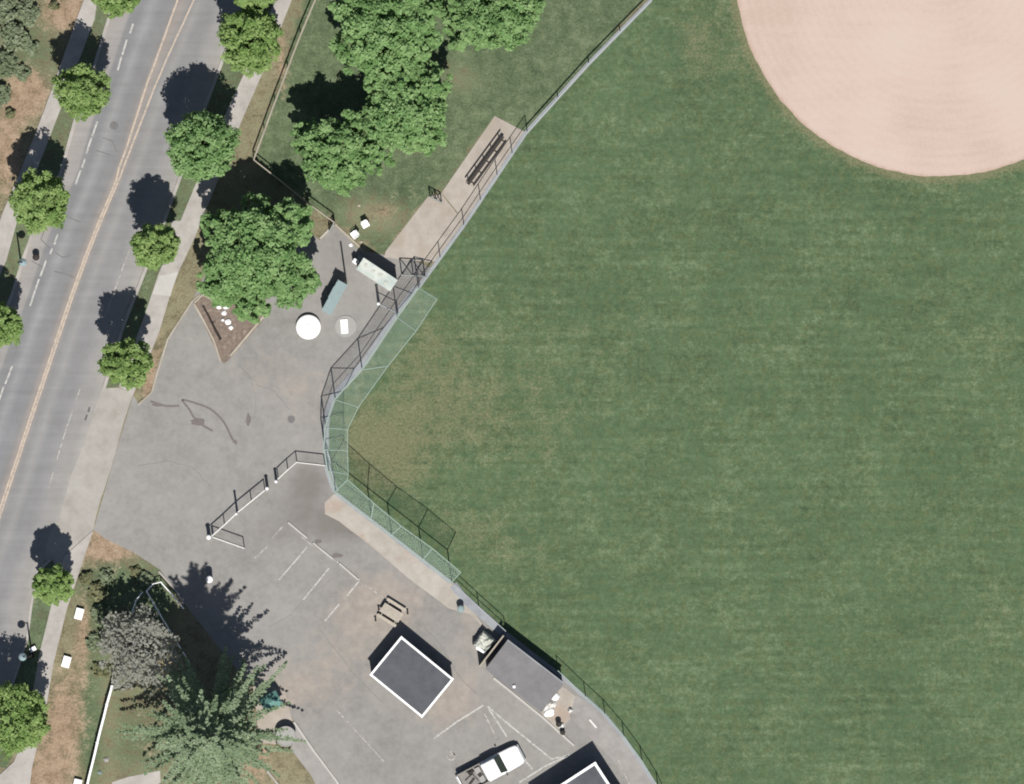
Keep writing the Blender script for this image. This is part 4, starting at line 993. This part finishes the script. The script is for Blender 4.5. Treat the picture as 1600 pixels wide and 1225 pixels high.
# ------------------------------------------------------------------ pickup truck
def truck():
    c = P(767, 1201); an = math.atan2(50, 95)
    t = thing('pickup_truck', 'white pickup truck with loaded open bed parked in the marked bay', 'truck', (c.x, c.y, 0), an)
    L2, W2 = 2.65, .84
    def prof(x0, x1, secs):   # loft of cross-sections: (x, halfwidth, z0, z1)
        bm = bmesh.new(); rings = []
        for x, hw, z0, z1 in secs:
            b = .08
            rings.append([bm.verts.new((x, y, z)) for y, z in ((-hw, z0), (-hw, z1 - b), (-hw + b, z1), (hw - b, z1), (hw, z1 - b), (hw, z0))])
        for i in range(len(rings) - 1):
            for k in range(6): bm.faces.new([rings[i][k], rings[i][(k + 1) % 6], rings[i + 1][(k + 1) % 6], rings[i + 1][k]])
        bm.faces.new(rings[0]); bm.faces.new(rings[-1][::-1]); return bm
    body = obj('body', prof(0, 0, [(-.5, W2, .42, 1.0), (.95, W2, .42, 1.02), (1.1, W2, .42, 1.04), (2.1, W2 - .02, .42, .98), (2.5, W2 - .08, .42, .9), (2.64, W2 - .2, .45, .8)]), M['truckw'], t)
    cab = obj('cab', prof(0, 0, [(-.62, W2 - .1, .9, 1.0), (-.55, W2 - .15, .9, 1.6), (-.3, W2 - .17, .9, 1.68), (.5, W2 - .17, .9, 1.68), (.58, W2 - .18, .9, 1.64)]), M['truckw'], t)
    bm = bmesh.new(); v = [bm.verts.new(q) for q in ((.6, -W2 + .2, 1.62), (.6, W2 - .2, 1.62), (1.12, W2 - .1, 1.05), (1.12, -W2 + .1, 1.05), (.56, -W2 + .2, 1.02), (.56, W2 - .2, 1.02))]
    for f in ((0, 1, 2, 3), (0, 3, 4), (1, 5, 2), (0, 4, 5, 1), (2, 5, 4, 3)): bm.faces.new([v[i] for i in f])
    obj('windshield', bm, M['glass'], cab)
    for s_ in (-1, 1):
        bm = bmesh.new(); box(bm, .05, s_ * (W2 - .155), 1.3, .9, .03, .36, 0, .01); obj('side_window', bm, M['glass'], cab)
        bm = bmesh.new(); box(bm, .95, s_ * (W2 + .1), 1.15, .1, .2, .16, 0, .03); obj('mirror', bm, M['black'], t)
        bm = bmesh.new(); box(bm, .15, s_ * (W2 + .006), .75, .95, .015, .5, 0, .01); d_ = obj('door', bm, M['truckw'], t)
        bm = bmesh.new(); box(bm, -.22, s_ * (W2 + .025), .9, .16, .03, .04); obj('handle', bm, M['dark'], d_)
        bm = bmesh.new(); box(bm, 2.55, s_ * (W2 - .3), .74, .12, .26, .14, .0, .03); obj('headlight', bm, M['lampglass'], t)
        bm = bmesh.new(); box(bm, -2.62, s_ * (W2 - .1), .8, .04, .14, .2); obj('tail_light', bm, M['red'], t)
    bm = bmesh.new(); box(bm, 2.68, 0, .5, .14, 1.5, .18, 0, .04); obj('bumper', bm, M['galv'], t)
    bm = bmesh.new(); box(bm, -2.7, 0, .5, .12, 1.5, .16, 0, .03); obj('bumper', bm, M['galv'], t)
    bm = bmesh.new()
    box(bm, -1.56, 0, .58, 2.1, W2 * 2 - .12, .08)
    for s_ in (-1, 1): box(bm, -1.57, s_ * (W2 - .05), .72, 2.06, .1, .6, 0, .02)
    box(bm, -.57, 0, .76, .08, W2 * 2 - .22, .5); obj('bed', bm, M['carg'], t)
    bm = bmesh.new(); box(bm, -2.6, 0, .75, .07, W2 * 2 - .22, .54, 0, .015); obj('tailgate', bm, M['truckw'], t)
    for x in (-1.65, 1.7):
        for s_ in (-1, 1):
            bm = bmesh.new(); m = Matrix.Translation((x, s_ * (W2 - .1), .34)) @ Matrix.Rotation(math.pi / 2, 4, 'X')
            bmesh.ops.create_cone(bm, cap_ends=True, segments=22, radius1=.34, radius2=.34, depth=.22, matrix=m); wh = obj('wheel', bm, M['black'], t)
            bm = bmesh.new(); m = Matrix.Translation((x, s_ * (W2 + .005), .34)) @ Matrix.Rotation(math.pi / 2, 4, 'X')
            bmesh.ops.create_cone(bm, cap_ends=True, segments=18, radius1=.19, radius2=.17, depth=.05, matrix=m); obj('rim', bm, M['galv'], wh)
    # load in the bed: things resting there
    def load(nm, lb, x, y, z, sx, sy_, sz_, rz, mat):
        q = Matrix.Rotation(an, 3, 'Z') @ Vector((x, y, 0))
        o = thing(nm, lb, 'cargo', (c.x + q.x, c.y + q.y, z), an + rz)
        bm = bmesh.new(); box(bm, 0, 0, sz_ / 2, sx, sy_, sz_, 0, .03); obj('body', bm, M[mat], o)
        bm = bmesh.new(); box(bm, 0, 0, sz_ + .02, sx * .8, sy_ * .25, .04, .2, .01); obj('strap', bm, M['dark'], o)
    load('toolbox', 'pale grey box across the truck bed behind the cab', -.95, .0, .62, .42, 1.25, .34, 0, 'greyd')
    load('toolbox', 'grey-beige crate lying in the middle of the truck bed', -1.75, -.15, .62, .8, .75, .22, .25, 'carg')
    load('toolbox', 'small dark tool case by the left side of the truck bed', -1.5, .5, .62, .5, .25, .2, .1, 'dark')
truck()
